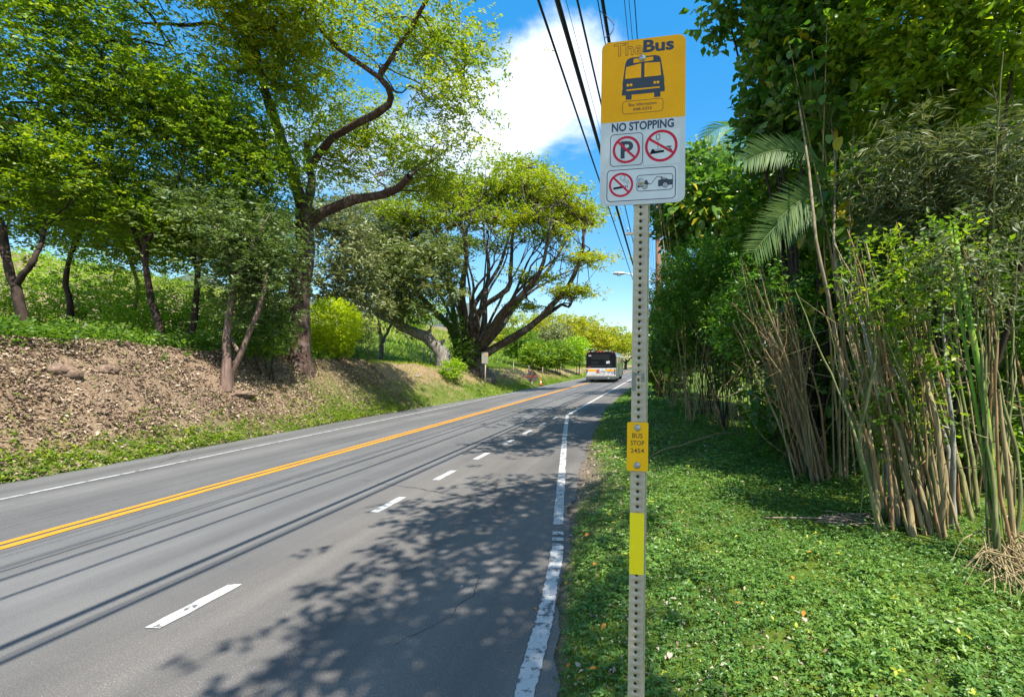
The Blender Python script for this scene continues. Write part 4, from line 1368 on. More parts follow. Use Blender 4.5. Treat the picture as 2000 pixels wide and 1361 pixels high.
mass('dark_bush', 'dark broad-leaved bush where the verge narrows beside the pole', 1292, 23.0, [(1290, 690, 23, 34, 50, 1.3), (1300, 740, 22.5, 26, 28, 1.0), (1278, 700, 25, 18, 40, 1.2)],
     620, 'leaf_dark', .22, .15, 305, per=7, twig=.4)
mass('roadside_bush', 'bushy green growth behind the utility pole base', 1283, 27.0, [(1276, 650, 28, 22, 35, 1.5), (1300, 620, 27, 30, 45, 1.5), (1315, 540, 25, 26, 60, 1.6)],
     620, 'leaf_mid', .22, .13, 306, per=8, twig=.45)
mass('far_verge_bush', 'small far bush on the verge just right of the sign post', 1266, 36.0, [(1270, 715, 36, 10, 22, .9), (1268, 690, 40, 12, 25, 1.0)],
     220, 'leaf_mid', .26, .15, 307, per=7, twig=.5, stems=3)
mass('yellow_green_tree_top', 'sunlit yellow-green treetop peeping over the vine mound', 1380, 22.0, [(1380, 310, 22, 45, 22, 1.6), (1345, 335, 22, 30, 18, 1.4), (1410, 330, 22, 40, 25, 1.6)],
     420, 'leaf_rain', .14, .06, 308, per=9, twig=.45, cat='tree')
# tall vine-hung tree right of the sky gap
mass('vine_hung_tree', 'tall vine-hung tree rising out of frame beside the blue sky', 1600, 8.4, [(1560, 60, 8.2, 95, 90, 1.2), (1520, 170, 8.6, 60, 60, 1.0), (1600, 210, 8.0, 80, 80, 1.0), (1640, 60, 7.8, 70, 100, 1.2),
      (1430, 20, 8.8, 55, 32, .7), (1500, 250, 9.0, 45, 45, .9), (1600, -120, 8, 150, 100, 1.6)], 2000, 'leaf_vine', .18, .12, 309, per=7, twig=.36, up=.3, droop=.3, cat='tree', stems=7, rr=.05, val=.6)
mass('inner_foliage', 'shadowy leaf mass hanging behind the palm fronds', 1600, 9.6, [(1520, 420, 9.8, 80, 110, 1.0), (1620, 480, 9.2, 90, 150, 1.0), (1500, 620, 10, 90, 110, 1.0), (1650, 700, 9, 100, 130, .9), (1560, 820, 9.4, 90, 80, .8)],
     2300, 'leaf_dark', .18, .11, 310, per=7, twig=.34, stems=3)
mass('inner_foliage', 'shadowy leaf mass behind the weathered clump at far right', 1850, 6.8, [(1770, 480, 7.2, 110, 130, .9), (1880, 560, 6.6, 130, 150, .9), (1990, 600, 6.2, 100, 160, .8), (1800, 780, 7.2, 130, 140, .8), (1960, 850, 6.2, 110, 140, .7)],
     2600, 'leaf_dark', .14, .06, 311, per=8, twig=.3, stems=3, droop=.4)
mass('overhead_tree', 'small-leaved tree with yellow-lit leaves filling the top right corner', 1850, 6.0, [(1760, 60, 6.4, 110, 90, 1.0), (1880, 110, 6.0, 120, 110, 1.0), (1980, 60, 5.6, 110, 130, .9), (1800, 200, 6.4, 110, 80, .8), (1860, -130, 6, 200, 110, 1.2)],
     2500, 'leaf_mid', .115, .062, 312, per=9, twig=.26, cat='tree', stems=6, rr=.045, val=.75)
mass('grey_brush', 'drooping grey-olive brush hanging at mid height on the far right', 1840, 5.4, [(1760, 320, 5.6, 80, 80, .6), (1850, 350, 5.4, 100, 85, .6), (1960, 330, 5.0, 90, 110, .6), (1780, 420, 5.6, 80, 40, .5), (1900, 430, 5.2, 110, 40, .5)],
     760, 'leaf_grey', .16, .022, 313, per=11, twig=.34, droop=1.1, stems=5)
mass('hanging_vine', 'small-leaved vine threaded through the weathered stem clump', 1790, 4.6, [(1720, 560, 4.7, 70, 90, .35), (1800, 620, 4.5, 80, 110, .3), (1760, 780, 4.7, 70, 110, .3), (1840, 500, 4.4, 70, 60, .3)],
     460, 'leaf_mid', .07, .038, 314, per=7, twig=.2, droop=.4, stems=3, cat='climber', rr=.008)
mass('hanging_vine', 'small-leaved vine draped over the tops of the green stalks', 1930, 3.8, [(1900, 470, 3.8, 90, 60, .3), (1980, 540, 3.6, 60, 90, .3), (1860, 560, 4.0, 60, 60, .3)],
     170, 'leaf_grey', .07, .024, 315, per=8, twig=.2, droop=.5, stems=3, cat='climber', rr=.008)
mass('hanging_vine', 'small-leaved vine over the tops of the leaning tan bundle', 1560, 6.6, [(1480, 560, 6.4, 60, 60, .4), (1540, 600, 6.5, 50, 60, .4), (1430, 640, 7.0, 50, 60, .4)],
     300, 'leaf_koa', .075, .03, 316, per=8, twig=.24, stems=3, cat='climber', rr=.008)
# dense growth closing the view behind the thicket
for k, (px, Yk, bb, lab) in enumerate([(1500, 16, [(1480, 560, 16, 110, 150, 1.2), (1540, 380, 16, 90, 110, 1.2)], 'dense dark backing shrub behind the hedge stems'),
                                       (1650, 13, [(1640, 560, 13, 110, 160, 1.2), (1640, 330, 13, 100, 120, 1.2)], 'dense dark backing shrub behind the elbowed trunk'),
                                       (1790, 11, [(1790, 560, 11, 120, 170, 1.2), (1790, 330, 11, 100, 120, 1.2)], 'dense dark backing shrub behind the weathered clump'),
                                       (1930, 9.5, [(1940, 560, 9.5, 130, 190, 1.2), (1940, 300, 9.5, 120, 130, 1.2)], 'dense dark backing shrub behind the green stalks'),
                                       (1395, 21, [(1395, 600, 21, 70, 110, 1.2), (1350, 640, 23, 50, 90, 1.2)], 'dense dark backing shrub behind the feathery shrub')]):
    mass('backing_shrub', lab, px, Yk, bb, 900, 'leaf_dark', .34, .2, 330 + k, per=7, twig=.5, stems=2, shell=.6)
# high canopy above the verge that shades the pull-out (its lower edge is just above the picture)
g2 = np.random.default_rng(320)
b0 = np.array([5.0, -2.4, -.1])
bl = [(np.array([2.9, -1.2, 9.0]), (.8, .7, .5)), (np.array([2.6, -.6, 8.7]), (1.0, .9, .6)), (np.array([2.7, .9, 9.0]), (1.2, 1.0, .7)), (np.array([3.0, 2.2, 9.3]), (.9, .8, .5)),
      (np.array([2.9, -2.0, 9.0]), (.8, .7, .5))]
T, _ = blob_points(bl, 130, .5, g2)
b0 = np.array([5.0, -2.4, -.1])
tree('canopy_tree', 'tall spreading tree right of the camera, its canopy above the picture shading the pull-out', [([b0, b0 + [-.1, .1, 3], b0 + [-.6, .2, 6.6]], .16, .10),
      ([b0 + [-.2, .1, 4.8], b0 + [-1.4, .6, 6.8], b0 + [-2.2, 1.2, 8.2]], .08, .05)], T, None, M['bark_dark'], M['leaf_mid'], 321, per_t=8, cr=.36, flat=.5, per=9, twig=.3, L=.13, W=.075, kink=.15)
bl = [(np.array([2.4, 5.6, 10.4]), (.9, 1.2, .6)), (np.array([2.6, 8.4, 11.2]), (.9, 1.5, .6)), (np.array([2.6, 11.2, 12.2]), (.9, 1.6, .6))]
T, _ = blob_points(bl, 90, .5, g2)
b0 = gpt(1650, 9.6)
tree('canopy_tree', 'tall thin tree rising from the thicket, its top above the picture', [([b0, b0 + [-.1, .1, 4], b0 + [-.8, -.4, 8.6]], .13, .08)], T, None, M['bark_dark'], M['leaf_mid'], 322,
     per_t=8, cr=.36, flat=.5, per=9, twig=.3, L=.13, W=.075, kink=.15)


# --- palm with feather fronds
def frond(root, p0, p1, sag, nleaf, ll, seed, droop=.5, mat='leaf_palm', both=True, tilt=0.0):
    g = np.random.default_rng(seed)
    p0, p1 = np.asarray(p0, float), np.asarray(p1, float)
    u = np.linspace(0, 1, 22)[:, None]
    c = (p0 + p1) / 2 + [0, 0, sag]
    p = (1 - u) ** 2 * p0 + 2 * u * (1 - u) * c + u ** 2 * p1
    tv = unit(np.gradient(p, axis=0))
    V, Fc = tubes([(p, np.linspace(.016, .004, 22))], 5)
    Vs, Fs, As = [V], [np.concatenate([Fc[:, [0, 1, 2]], Fc[:, [0, 2, 3]]])], [np.full(len(V), .75)]
    base = len(V)
    f = np.linspace(.08, 1, nleaf)
    for sgn in ((1, -1) if both else (1,)):
        for fi in f:
            k = fi * 21; i = min(20, int(k)); w = k - i
            pos = p[i] * (1 - w) + p[i + 1] * w; t_ = tv[i]
            side = unit(np.cross(t_, [0, 0, 1.]))
            side = unit(side * math.cos(tilt) + np.cross(side, t_) * math.sin(tilt)) * sgn
            L = ll * (.45 + .9 * math.sin(math.pi * (.12 + .8 * fi))) * g.uniform(.9, 1.05)
            d = unit(side * .9 + t_ * (.45 + .5 * fi) + np.array([0, 0, .15]) + g.normal(0, .05, 3))
            wv = unit(np.cross(d, [0, 0, 1.]) + [0, 0, .35] if tilt == 0 else np.cross(d, [.2, 1., .1])) * (.013 if tilt == 0 else .010)
            mid = pos + d * L * .5 + [0, 0, -droop * L * .12]; tip = pos + d * L + [0, 0, -droop * L * .45]
            Vs.append(np.array([pos - wv * .5, pos + wv * .5, mid + wv, mid - wv, tip]))
            Fs.append(np.array([[0, 1, 2], [0, 2, 3], [3, 2, 4]]) + base); base += 5
            As.append(np.full(5, g.uniform(.1, .95)))
    o = np.array(root.location)
    return link('frond', mesh_np('frond', np.concatenate(Vs) - o, np.concatenate(Fs), {'v': np.concatenate(As)}), M[mat], root)


root = tag(empty('palm', gpt(1680, 8.6)), 'feather palm with arching fronds in the middle of the thicket', 'palm')
crownp = at(1680, 330, 8.2)
V, Fc = tubes([(smooth_path([np.array(root.location), at(1690, 640, 8.5), crownp], 12), np.linspace(.11, .08, 13))], 9)
link('trunk', mesh_np('trunk', V - np.array(root.location), Fc, None, True), M['bark_grey'], root)
for k, (a, b_, sag, ll) in enumerate([((1610, 320, 6.6), (1456, 316, 6.0), .34, .34), ((1615, 405, 6.4), (1474, 492, 5.9), .40, .34), ((1650, 300, 7), (1540, 180, 6.8), .4, .4),
                                      ((1670, 330, 8), (1700, 230, 7.4), .35, .45), ((1670, 350, 8), (1790, 400, 7.2), .4, .4), ((1640, 380, 6.6), (1520, 430, 6.0), .3, .38),
                                      ((1670, 330, 8), (1640, 470, 7.0), .35, .4)]):
    frond(root, at(*a), at(*b_), sag, 46, ll * .9, 400 + k, droop=.25 if k in (0, 1, 5) else .5, tilt=1.15 if k in (0, 1, 5) else 0.0)
root2 = tag(empty('palm', gpt(1500, 13.5)), 'smaller palm frond arching into the blue sky gap', 'palm')
cp = at(1490, 300, 13.2)
V, Fc = tubes([(smooth_path([np.array(root2.location), at(1500, 500, 13.4), cp], 10), np.linspace(.09, .06, 11))], 8)
link('trunk', mesh_np('trunk', V - np.array(root2.location), Fc, None, True), M['bark_grey'], root2)
for k, (b_, sag) in enumerate([((1384, 265, 12.8), .95), ((1420, 300, 12.2), .6), ((1560, 250, 13), .8), ((1500, 200, 13.6), .5)]):
    frond(root2, cp, at(*b_), sag, 44, .6, 420 + k, droop=.9, mat='leaf_koa', tilt=.9 if k < 2 else 0.0)


# --- broad-leaved climber: large leaves one by one
def big_leaf(seed):
    g = np.random.default_rng(seed)
    n = 7
    u = np.linspace(0, 1, n)
    w = .36 * np.sin(np.pi * np.clip(u * .93 + .06, 0, 1)) ** .7 * (1 - .25 * u)
    w[-1] = .01
    zc = -.22 * u ** 2 + .03 * np.sin(u * 9 + seed)
    V, A = [], []
    for i in range(n):
        V += [(-w[i], u[i], zc[i] + .16 * w[i] + g.normal(0, .012)), (0, u[i], zc[i] - .02), (w[i], u[i], zc[i] + .16 * w[i] + g.normal(0, .012))]
    Fc = []
    for i in range(n - 1):
        a = i * 3
        Fc += [(a, a + 1, a + 4, a + 3), (a + 1, a + 2, a + 5, a + 4)]
    return np.array(V), np.array(Fc)


def climber(name, label, base, blobs, n, size, seed, mat='leaf_vine', lo=.0, hi=.9):
    g = np.random.default_rng(seed)
    root = tag(empty(name, base), label, 'climber')
    protos = []
    for k in range(10):
        V, Fc = big_leaf(seed * 10 + k)
        v = g.uniform(lo, hi) if k < 9 else 1.0
        me = mesh_np('leaf', V, Fc, {'v': np.full(len(V), v)}, True)
        me.materials.append(M[mat]); protos.append(me)
    C, d = blob_points(blobs, n, .4, g)
    ob = np.asarray(base, float)
    for k in range(n):
        o = bpy.data.objects.new('leaf', protos[g.integers(10) if g.random() < .93 else 9])
        COL.objects.link(o); o.parent = root
        o.location = C[k] - ob
        D = Vector(unit(d[k] * .5 + g.normal(0, .5, 3) + [-.1, -.35, -.55]))
        o.rotation_mode = 'QUATERNION'
        q = D.to_track_quat('Y', 'Z')
        o.rotation_quaternion = q
        sc = size * g.uniform(.6, 1.25)
        o.scale = (sc, sc, sc)
    for k in range(6):
        c, r = blobs[g.integers(len(blobs))]
        top = c + g.normal(0, .4, 3) * r
        p = smooth_path([ob + g.normal(0, .1, 3) * [1, 1, 0], (ob + top) / 2 + g.normal(0, .15, 3), top], 14)
        V, Fc = tubes([(p, np.linspace(.016, .007, len(p)))], 5)
        link('vine', mesh_np('vine', V - ob, Fc, None, True), M['stem_tan'], root)
    return root


climber('broad_leaf_climber', 'broad-leaved climber hanging in front of the palm fronds', gpt(1655, 6.4), [pblob(1630, 390, 6.4, 60, 60, .4), pblob(1600, 250, 6.8, 50, 70, .4), pblob(1660, 450, 6.2, 40, 50, .35),
        pblob(1560, 440, 6.6, 50, 40, .4), pblob(1610, 120, 7.0, 80, 90, .6), pblob(1540, 100, 7.4, 50, 70, .5)], 270, .21, 51)
climber('broad_leaf_climber', 'broad dark leaves low in the thicket behind the tan stems', gpt(1560, 7.8), [pblob(1540, 620, 7.6, 60, 50, .4), pblob(1590, 560, 7.4, 60, 40, .4), pblob(1500, 780, 8, 60, 60, .4), pblob(1640, 740, 7.2, 50, 80, .4)],
        150, .17, 52, hi=.6)
climber('broad_leaf_climber', 'broad leaves of the climber covering the mound below the sign', gpt(1350, 12.6), [pblob(1350, 390, 12.6, 60, 60, .5), pblob(1400, 420, 12.4, 60, 50, .5), pblob(1300, 350, 12.8, 22, 30, .4)],
        190, .26, 53)
climber('broad_leaf_climber', 'yellowing broad leaves low on the hedge near the dark bush', gpt(1310, 16.5), [pblob(1312, 700, 16.5, 22, 40, .5), pblob(1335, 650, 16, 30, 30, .5)],
        60, .24, 54, lo=.5, hi=1.0)

# ------------------------------------------------------------------ bus stop sign on a perforated post
M['galv'] = plain('galvanised_steel', (.47, .385, .275), .55, .1, .10, 18, .05)
M['galv_dark'] = plain('weathered_bolt', (.42, .40, .36), .4, .7, .2, 40, .05)
M['sign_yellow'] = plain('sign_yellow', (.93, .405, .006), .55, 0, .09, 7, spec=.15)
M['sign_white'] = plain('sign_white', (.60, .61, .61), .6, 0, .09, 8, spec=.15)
M['sticker_white'] = plain('sticker_white', (.66, .67, .67), .4, 0, .05, 9, spec=.15)
M['ink'] = plain('dark_ink', (.032, .036, .045), .45, 0, .1, 8)
M['ink_navy'] = plain('navy_ink', (.03, .032, .075), .45, 0, .1, 8)
M['ink_brown'] = plain('brown_ink', (.11, .045, .01), .5, 0, .1, 8)
M['ink_black'] = plain('black_ink', (.012, .012, .014), .45, 0, .1, 8, spec=.15)
M['sign_red'] = plain('sign_red', (.58, .022, .05), .42, 0, .06, 6, spec=.15)
M['plate_yellow'] = plain('plate_yellow', (.92, .47, .008), .4, 0, .05, 9, spec=.15)
M['tape'] = plain('reflective_tape', (1.0, .74, .0), .4, 0, .03, 60)
M['residue'] = plain('sticker_residue', (.24, .22, .18), .7, 0, .3, 60)

_tc = {}


def text_flat(s, bold=0.0):
    """outline of a string as a flat mesh: 2-D points and faces"""
    key = (s, bold)
    if key in _tc:
        return _tc[key]
    cu = bpy.data.curves.new('lettering', 'FONT')
    cu.body = s; cu.size = 1.0; cu.offset = bold; cu.resolution_u = 3
    cu.space_character = 1.0
    o = bpy.data.objects.new('lettering', cu)
    COL.objects.link(o)
    dg = bpy.context.evaluated_depsgraph_get()
    me = bpy.data.meshes.new_from_object(o.evaluated_get(dg))
    V = np.array([v.co[:2] for v in me.vertices]); Fc = [tuple(p.vertices) for p in me.polygons]
    bpy.data.objects.remove(o); bpy.data.curves.remove(cu); bpy.data.meshes.remove(me)
    _tc[key] = (V, Fc)
    return V, Fc


class Print:
    """flat print on a panel: x right, z up, each layer a little proud of the one below"""
    def __init__(self, root, y0):
        self.root, self.y0, self.k = root, y0, 0

    def y(self, layer):
        return self.y0 - .00035 * layer

    def poly(self, name, polys, mat, layer):
        mb = MB()
        for p in polys:
            mb.add([(a, self.y(layer), b) for a, b in p], [tuple(range(len(p)))])
        return mb.build(name, mat, self.root)

    def stroke(self, name, lines, w, mat, layer, closed=False):
        mb = MB()
        for ln in lines:
            q = [np.array(p, float) for p in ln]
            if closed:
                q = q + [q[0]]
            for a, b in zip(q[:-1], q[1:]):
                d = b - a; L = np.linalg.norm(d)
                if L < 1e-7: continue
                d /= L; nrm = np.array([-d[1], d[0]]) * w / 2; e = d * w * .25
                p = [a - e - nrm, b + e - nrm, b + e + nrm, a - e + nrm]
                mb.add([(x, self.y(layer), z) for x, z in p], [(0, 1, 2, 3)])
        return mb.build(name, mat, self.root)

    def ring(self, name, c, r, w, mat, layer, bar=None, n=40):
        mb = MB()
        a = np.linspace(0, 2 * math.pi, n, endpoint=False)
        vs = [(c[0] + r * math.cos(t), self.y(layer), c[1] + r * math.sin(t)) for t in a] + [(c[0] + (r - w) * math.cos(t), self.y(layer), c[1] + (r - w) * math.sin(t)) for t in a]
        mb.add(vs, [(k, (k + 1) % n, n + (k + 1) % n, n + k) for k in range(n)])
        if bar:
            t = R(bar); d = np.array([math.cos(t), math.sin(t)]); nn = np.array([-d[1], d[0]]) * w * .46; rr = r - w * .5
            p = [np.array(c) - d * rr - nn, np.array(c) + d * rr - nn, np.array(c) + d * rr + nn, np.array(c) - d * rr + nn]
            mb.add([(x, self.y(layer) - .0001, z) for x, z in p], [(0, 1, 2, 3)])
        return mb.build(name, mat, self.root)

    def disc(self, name, cs, r, mat, layer, n=18):
        return self.poly(name, [[(c[0] + r * math.cos(t), c[1] + r * math.sin(t)) for t in np.linspace(0, 2 * math.pi, n, endpoint=False)] for c in cs], mat, layer)

    def text(self, name, s, x0, x1, z0, z1, mat, layer, bold=0.0, outline=0.0):
        V, Fc = text_flat(s, bold)
        lo, hi = V.min(0), V.max(0)
        W = (V - lo) / (hi - lo) * [x1 - x0, z1 - z0] + [x0, z0]
        mb = MB()
        if outline:
            cnt = {}
            for f in Fc:
                for a, b in zip(f, f[1:] + f[:1]):
                    e = (min(a, b), max(a, b)); cnt[e] = cnt.get(e, 0) + 1
            # vertices doubled between glyph fills still give their own border
            return self.stroke(name, [[W[a], W[b]] for (a, b), c in cnt.items() if c == 1], outline, mat, layer)
        mb.add([(p[0], self.y(layer), p[1]) for p in W], Fc)
        return mb.build(name, mat, self.root)


def rrect(x0, x1, z0, z1, r, n=6):
    out = []
    for cx, cz, st in ((x1 - r, z1 - r, 0), (x0 + r, z1 - r, 90), (x0 + r, z0 + r, 180), (x1 - r, z0 + r, 270)):
        for k in range(n + 1):
            a = R(st + 90 * k / n)
            out.append((cx + r * math.cos(a), cz + r * math.sin(a)))
    return out


def bolt(root, x, y, z, r, mat):
    mb = MB()
    prof = [(0.0, r), (.0016, r), (.002, r * .96), (.0045, r * .8), (.0062, r * .5), (.0068, 0.001)]
    n = 16; vs, fs = [], []
    for h, rad in prof:
        for k in range(n):
            a = 2 * math.pi * k / n
            vs.append((x + rad * math.cos(a), y - h, z + rad * math.sin(a)))
    for i in range(len(prof) - 1):
        for k in range(n):
            fs.append((i * n + k, i * n + (k + 1) % n, (i + 1) * n + (k + 1) % n, (i + 1) * n + k))
    mb.add(vs, fs)
    return mb.build('bolt', mat, root, True)


def build_post():
    bx, by = .049, 1.574
    bz = float(ground_xy(bx, by)) - .02
    root = tag(empty('sign_post', (bx, by, bz)), 'perforated square steel post standing in the ground cover', 'post')
    root.rotation_euler = (R(-3), R(.25), R(-10.5))
    w, cell, hr = .0508, .0254, .0056
    N = 111
    angs = [0, 26.565, 60, 90, 120, 153.435, 180, 206.565, 240, 270, 300, 333.435]
    V, Fc = [], []

    def face(fn, holes=True):
        for i in range(N):
            zc = (i + .5) * cell
            b = len(V)
            for a in angs:
                t = R(a); c, s = math.cos(t), math.sin(t)
                k = min((w / 2) / abs(c) if abs(c) > 1e-6 else 9, (cell / 2) / abs(s) if abs(s) > 1e-6 else 9)
                V.append(fn(c * k, zc + s * k))
            for a in angs:
                t = R(a); V.append(fn(hr * math.cos(t), zc + hr * math.sin(t)))
            for a in angs:   # wall thickness
                t = R(a); V.append(fn(hr * math.cos(t), zc + hr * math.sin(t), .002))
            for k in range(12):
                k2 = (k + 1) % 12
                Fc.append((b + k, b + k2, b + 12 + k2, b + 12 + k)); Fc.append((b + 12 + k, b + 12 + k2, b + 24 + k2, b + 24 + k))
    h = w / 2
    face(lambda u, z, d=0: (u, -h + d, z)); face(lambda u, z, d=0: (-u, h - d, z)); face(lambda u, z, d=0: (h - d, u, z)); face(lambda u, z, d=0: (-h + d, -u, z))
    link('tube', mesh_np('tube', np.array(V), np.array(Fc)), M['galv'], root)
    # old label residue
    pr = Print(root, -h)
    g = np.random.default_rng(9)
    ps = []
    for k in range(9):
        x0 = -.021 + .0052 * k
        zt = 1.640 - abs(g.normal(0, .0015)); zb = 1.61 - abs(g.normal(.012, .012)) - (.02 if k < 3 else 0)
        ps.append([(x0, zb), (x0 + .0052, zb), (x0 + .0052, zt), (x0, zt)])
    # leave the perforations clear
    pr.poly('label_residue', [[(-.0235, 1.575), (-.0085, 1.575), (-.0085, 1.637), (-.0235, 1.641)], [(.0085, 1.604), (.0205, 1.606), (.0205, 1.638), (.0085, 1.637)],
                              [(-.0085, 1.629), (.0085, 1.629), (.0085, 1.637), (-.0085, 1.637)]], M['residue'], 1)
    # reflective tape
    mb = MB()
    mb.rbox(-.0252, .0243, -h - .0012, -h - .0003, .955, 1.160, .003, 1, 2)
    mb.build('reflective_strip', M['tape'], root)
    return root, h


post, PH = build_post()
PM = Matrix.LocRotScale(post.location, post.rotation_euler, None)


def mounted(name, label, cat, lx, lz, w, h, r, thick, matf):
    """a panel bolted to the face of the post"""
    root = tag(empty(name), label, cat)
    m = PM @ Matrix.Translation((lx, -PH - .003, lz))
    root.location = m.to_translation(); root.rotation_euler = post.rotation_euler
    mb = MB()
    mb.prism(rrect(-w / 2, w / 2, -h / 2, h / 2, r), (-thick, 0), 1)
    mb.build('panel', matf, root)
    return root


def build_sign():
    w, h = .303, .604
    th = .0025
    root = mounted('bus_stop_sign', 'yellow and white bus stop sign with no-stopping symbols, bolted to the perforated post', 'sign', .003, 2.532, w, h, .028, th, M['sign_white'])
    pr = Print(root, -th)
    S = lambda u, v: ((u - .5) * w, (.5 - v) * h)
    K = w / 585.0                          # print pixels to metres
    # yellow upper half
    x0, zt = S(0, 0); x1, zm = S(1, .496)
    yp = [(x1 - .0006, zm)] + [p for p in rrect(x0 + .0006, x1 - .0006, -h / 2, zt - .0006, .0275) if p[1] > 0] + [(x0 + .0006, zm)]
    pr.poly('yellow_field', [yp], M['sign_yellow'], 1)
    (a, zb), (b, zt2) = S(.150, .094), S(.492, .016)
    pr.text('outline_lettering', 'The', a, b, zb, zt2, M['ink_brown'], 2, .012, .0017)
    (a, zb), (b, zt2) = S(.500, .090), S(.862, .012)
    pr.text('bold_lettering', 'Bus', a, b, zb, zt2, M['ink'], 2, .035)
    # bus pictogram
    body = [S(.285, .152), S(.295, .132), S(.318, .117), S(.36, .111), S(.64, .111), S(.685, .117), S(.705, .130), S(.715, .152), S(.752, .262), S(.752, .300), S(.758, .302), S(.758, .336),
            S(.708, .336), S(.708, .366), S(.634, .366), S(.634, .338), S(.368, .338), S(.368, .366), S(.298, .366), S(.298, .338), S(.252, .338), S(.252, .305), S(.258, .302), S(.258, .262)]
    pr.poly('bus_pictogram', [body], M['ink'], 2)
    pr.poly('pictogram_windows', [[S(.385, .121), S(.62, .119), S(.62, .142), S(.385, .146)], [S(.298, .166), S(.478, .152), S(.478, .238), S(.286, .238)],
                                  [S(.518, .152), S(.700, .157), S(.714, .238), S(.518, .238)], [S(.305, .304), S(.700, .304), S(.700, .313), S(.305, .313)]], M['sign_yellow'], 3)
    pr.disc('pictogram_lamps', [S(.322, .278), S(.360, .278), S(.640, .278), S(.678, .278)], .0052, M['sign_yellow'], 3)
    x0, z1 = S(.262, .376); x1, z0 = S(.740, .452)
    pr.stroke('information_frame', [rrect(x0, x1, z0, z1, .011)], .0017, M['ink_brown'], 2, True)
    (a, zb), (b, zt2) = S(.335, .409), S(.665, .389)
    pr.text('information_lettering', 'Bus Information', a, b, zb, zt2, M['ink_brown'], 2, .014)
    (a, zb), (b, zt2) = S(.390, .437), S(.608, .419)
    pr.text('telephone_lettering', '848-5555', a, b, zb, zt2, M['ink_brown'], 2, .014)
    # lower half
    (a, zb), (b, zt2) = S(.135, .556), S(.868, .503)
    pr.text('prohibition_lettering', 'NO STOPPING', a, b, zb, zt2, M['ink_navy'], 1, .03)
    x0, z1 = S(.122, .572); x1, z0 = S(.506, .764)
    pr.stroke('parking_frame', [rrect(x0, x1, z0, z1, .014)], .0024, M['ink_navy'], 1, True)
    c = S(.313, .668)
    (a, zb), (b, zt2) = (c[0] - .0205, c[1] - .0315), (c[0] + .025, c[1] + .0315)
    pr.text('parking_letter', 'P', a, b, zb, zt2, M['ink'], 1, .03)
    pr.ring('prohibition_ring', c, .0495, .0088, M['sign_red'], 2, -45)
    x0, z1 = S(.525, .566); x1, z0 = S(.938, .768)
    pr.poly('sticker', [[(x0, z0), (x1, z0), (x1, z1), (x0, z1)]], M['sticker_white'], 1)
    c = S(.723, .661)
    q = lambda dx, dy: (c[0] + dx * K, c[1] - dy * K)
    pr.ring('prohibition_ring', c, .0575, .0094, M['sign_red'], 3, -33)
    pr.stroke('lying_figure_sign', [[q(-33, -77), q(-10, -81), q(-10, -47), q(-33, -46)]], .0022, M['ink'], 2, True)
    pr.stroke('lying_figure_sign', [[q(-22, -46), q(-22, 20)], [q(-40, 26), q(0, 22)]], .0016, M['ink'], 2)
    pr.poly('lying_figure', [[q(-80, 50), q(-66, 34), q(16, 30), q(22, 38), q(16, 46), q(-70, 54)]], M['ink_black'], 2)
    pr.disc('lying_figure_head', [q(-56, 32)], 13 * K, M['ink_black'], 2)
    pr.poly('lying_figure_leg', [[q(34, 4), q(70, 6), q(70, 14), q(36, 12)], [q(48, 16), q(56, 14), q(76, 34), q(70, 36)]], M['ink_black'], 2)
    # tow-away sticker
    x0, z1 = S(.070, .779); x1, z0 = S(.915, .984)
    pr.poly('sticker', [[(x0, z0), (x1, z0), (x1, z1), (x0, z1)]], M['sticker_white'], 1)
    x0, z1 = S(.088, .788); x1, z0 = S(.890, .975)
    pr.stroke('sticker_frame', [rrect(x0, x1, z0, z1, .014)], .0028, M['ink_navy'], 2, True)
    c = S(.256, .878)
    q = lambda dx, dy: (c[0] + dx * K, c[1] - dy * K)
    pr.poly('cigarette', [[q(-54, 16), q(24, 6), q(24, 22), q(-54, 31)], [q(30, 5), q(35, 4), q(35, 21), q(30, 22)], [q(41, 4), q(46, 3), q(46, 20), q(41, 21)]], M['ink_black'], 2)
    pr.stroke('smoke', [[q(2, -62), q(-8, -48), q(2, -34), q(16, -30), q(22, -18), q(40, -16), q(46, -2)], [q(12, -66), q(24, -62), q(26, -48), q(18, -40), q(30, -30), q(48, -26), q(58, -6)]], .0014, M['ink'], 2)
    pr.ring('prohibition_ring', c, .0440, .0078, M['sign_red'], 3, -45)
    x0, z1 = S(.443, .829); x1, z0 = S(.860, .923)
    pr.stroke('tow_frame', [rrect(x0, x1, z0, z1, .011)], .0023, M['ink_navy'], 2, True)
    c = S(.65, .876)
    q = lambda dx, dy: (c[0] + dx * K, c[1] - dy * K)
    pr.poly('tow_truck', [[q(-116, 30), q(-112, 4), q(-90, -10), q(-52, -20), q(-40, 4), q(-38, 12), q(-70, 14), q(-80, 24)]], M['ink'], 2)
    pr.poly('towed_car', [[q(24, -14), q(52, -20), q(78, -20), q(104, -14), q(120, -16), q(120, 22), q(100, 24), q(24, 30)], [q(36, -34), q(44, -34), q(64, -18), q(52, -16)]], M['ink'], 2)
    pr.stroke('tow_cable', [[q(-40, 8), q(-22, 8), q(14, -38), q(40, -38), q(84, -20)]], .0020, M['ink'], 2)
    pr.disc('pictogram_tyre', [q(-66, 24), q(72, 22)], .0098, M['ink'], 3)
    pr.disc('pictogram_wheel', [q(-66, 24), q(72, 22)], .0074, M['sticker_white'], 4)
    pr.disc('pictogram_hub', [q(-66, 24), q(72, 22)], .0048, M['ink'], 5)
    pr.disc('pictogram_cap', [q(-66, 24), q(72, 22)], .0026, M['sticker_white'], 6)
    bx, bz = S(.492, .121); bolt(root, bx, -th - .0014, bz, .0125, M['galv_dark'])
    bx, bz = S(.487, .868); bolt(root, bx, -th - .0024, bz, .0120, M['galv_dark'])
    bx, bz = S(.487, .868)
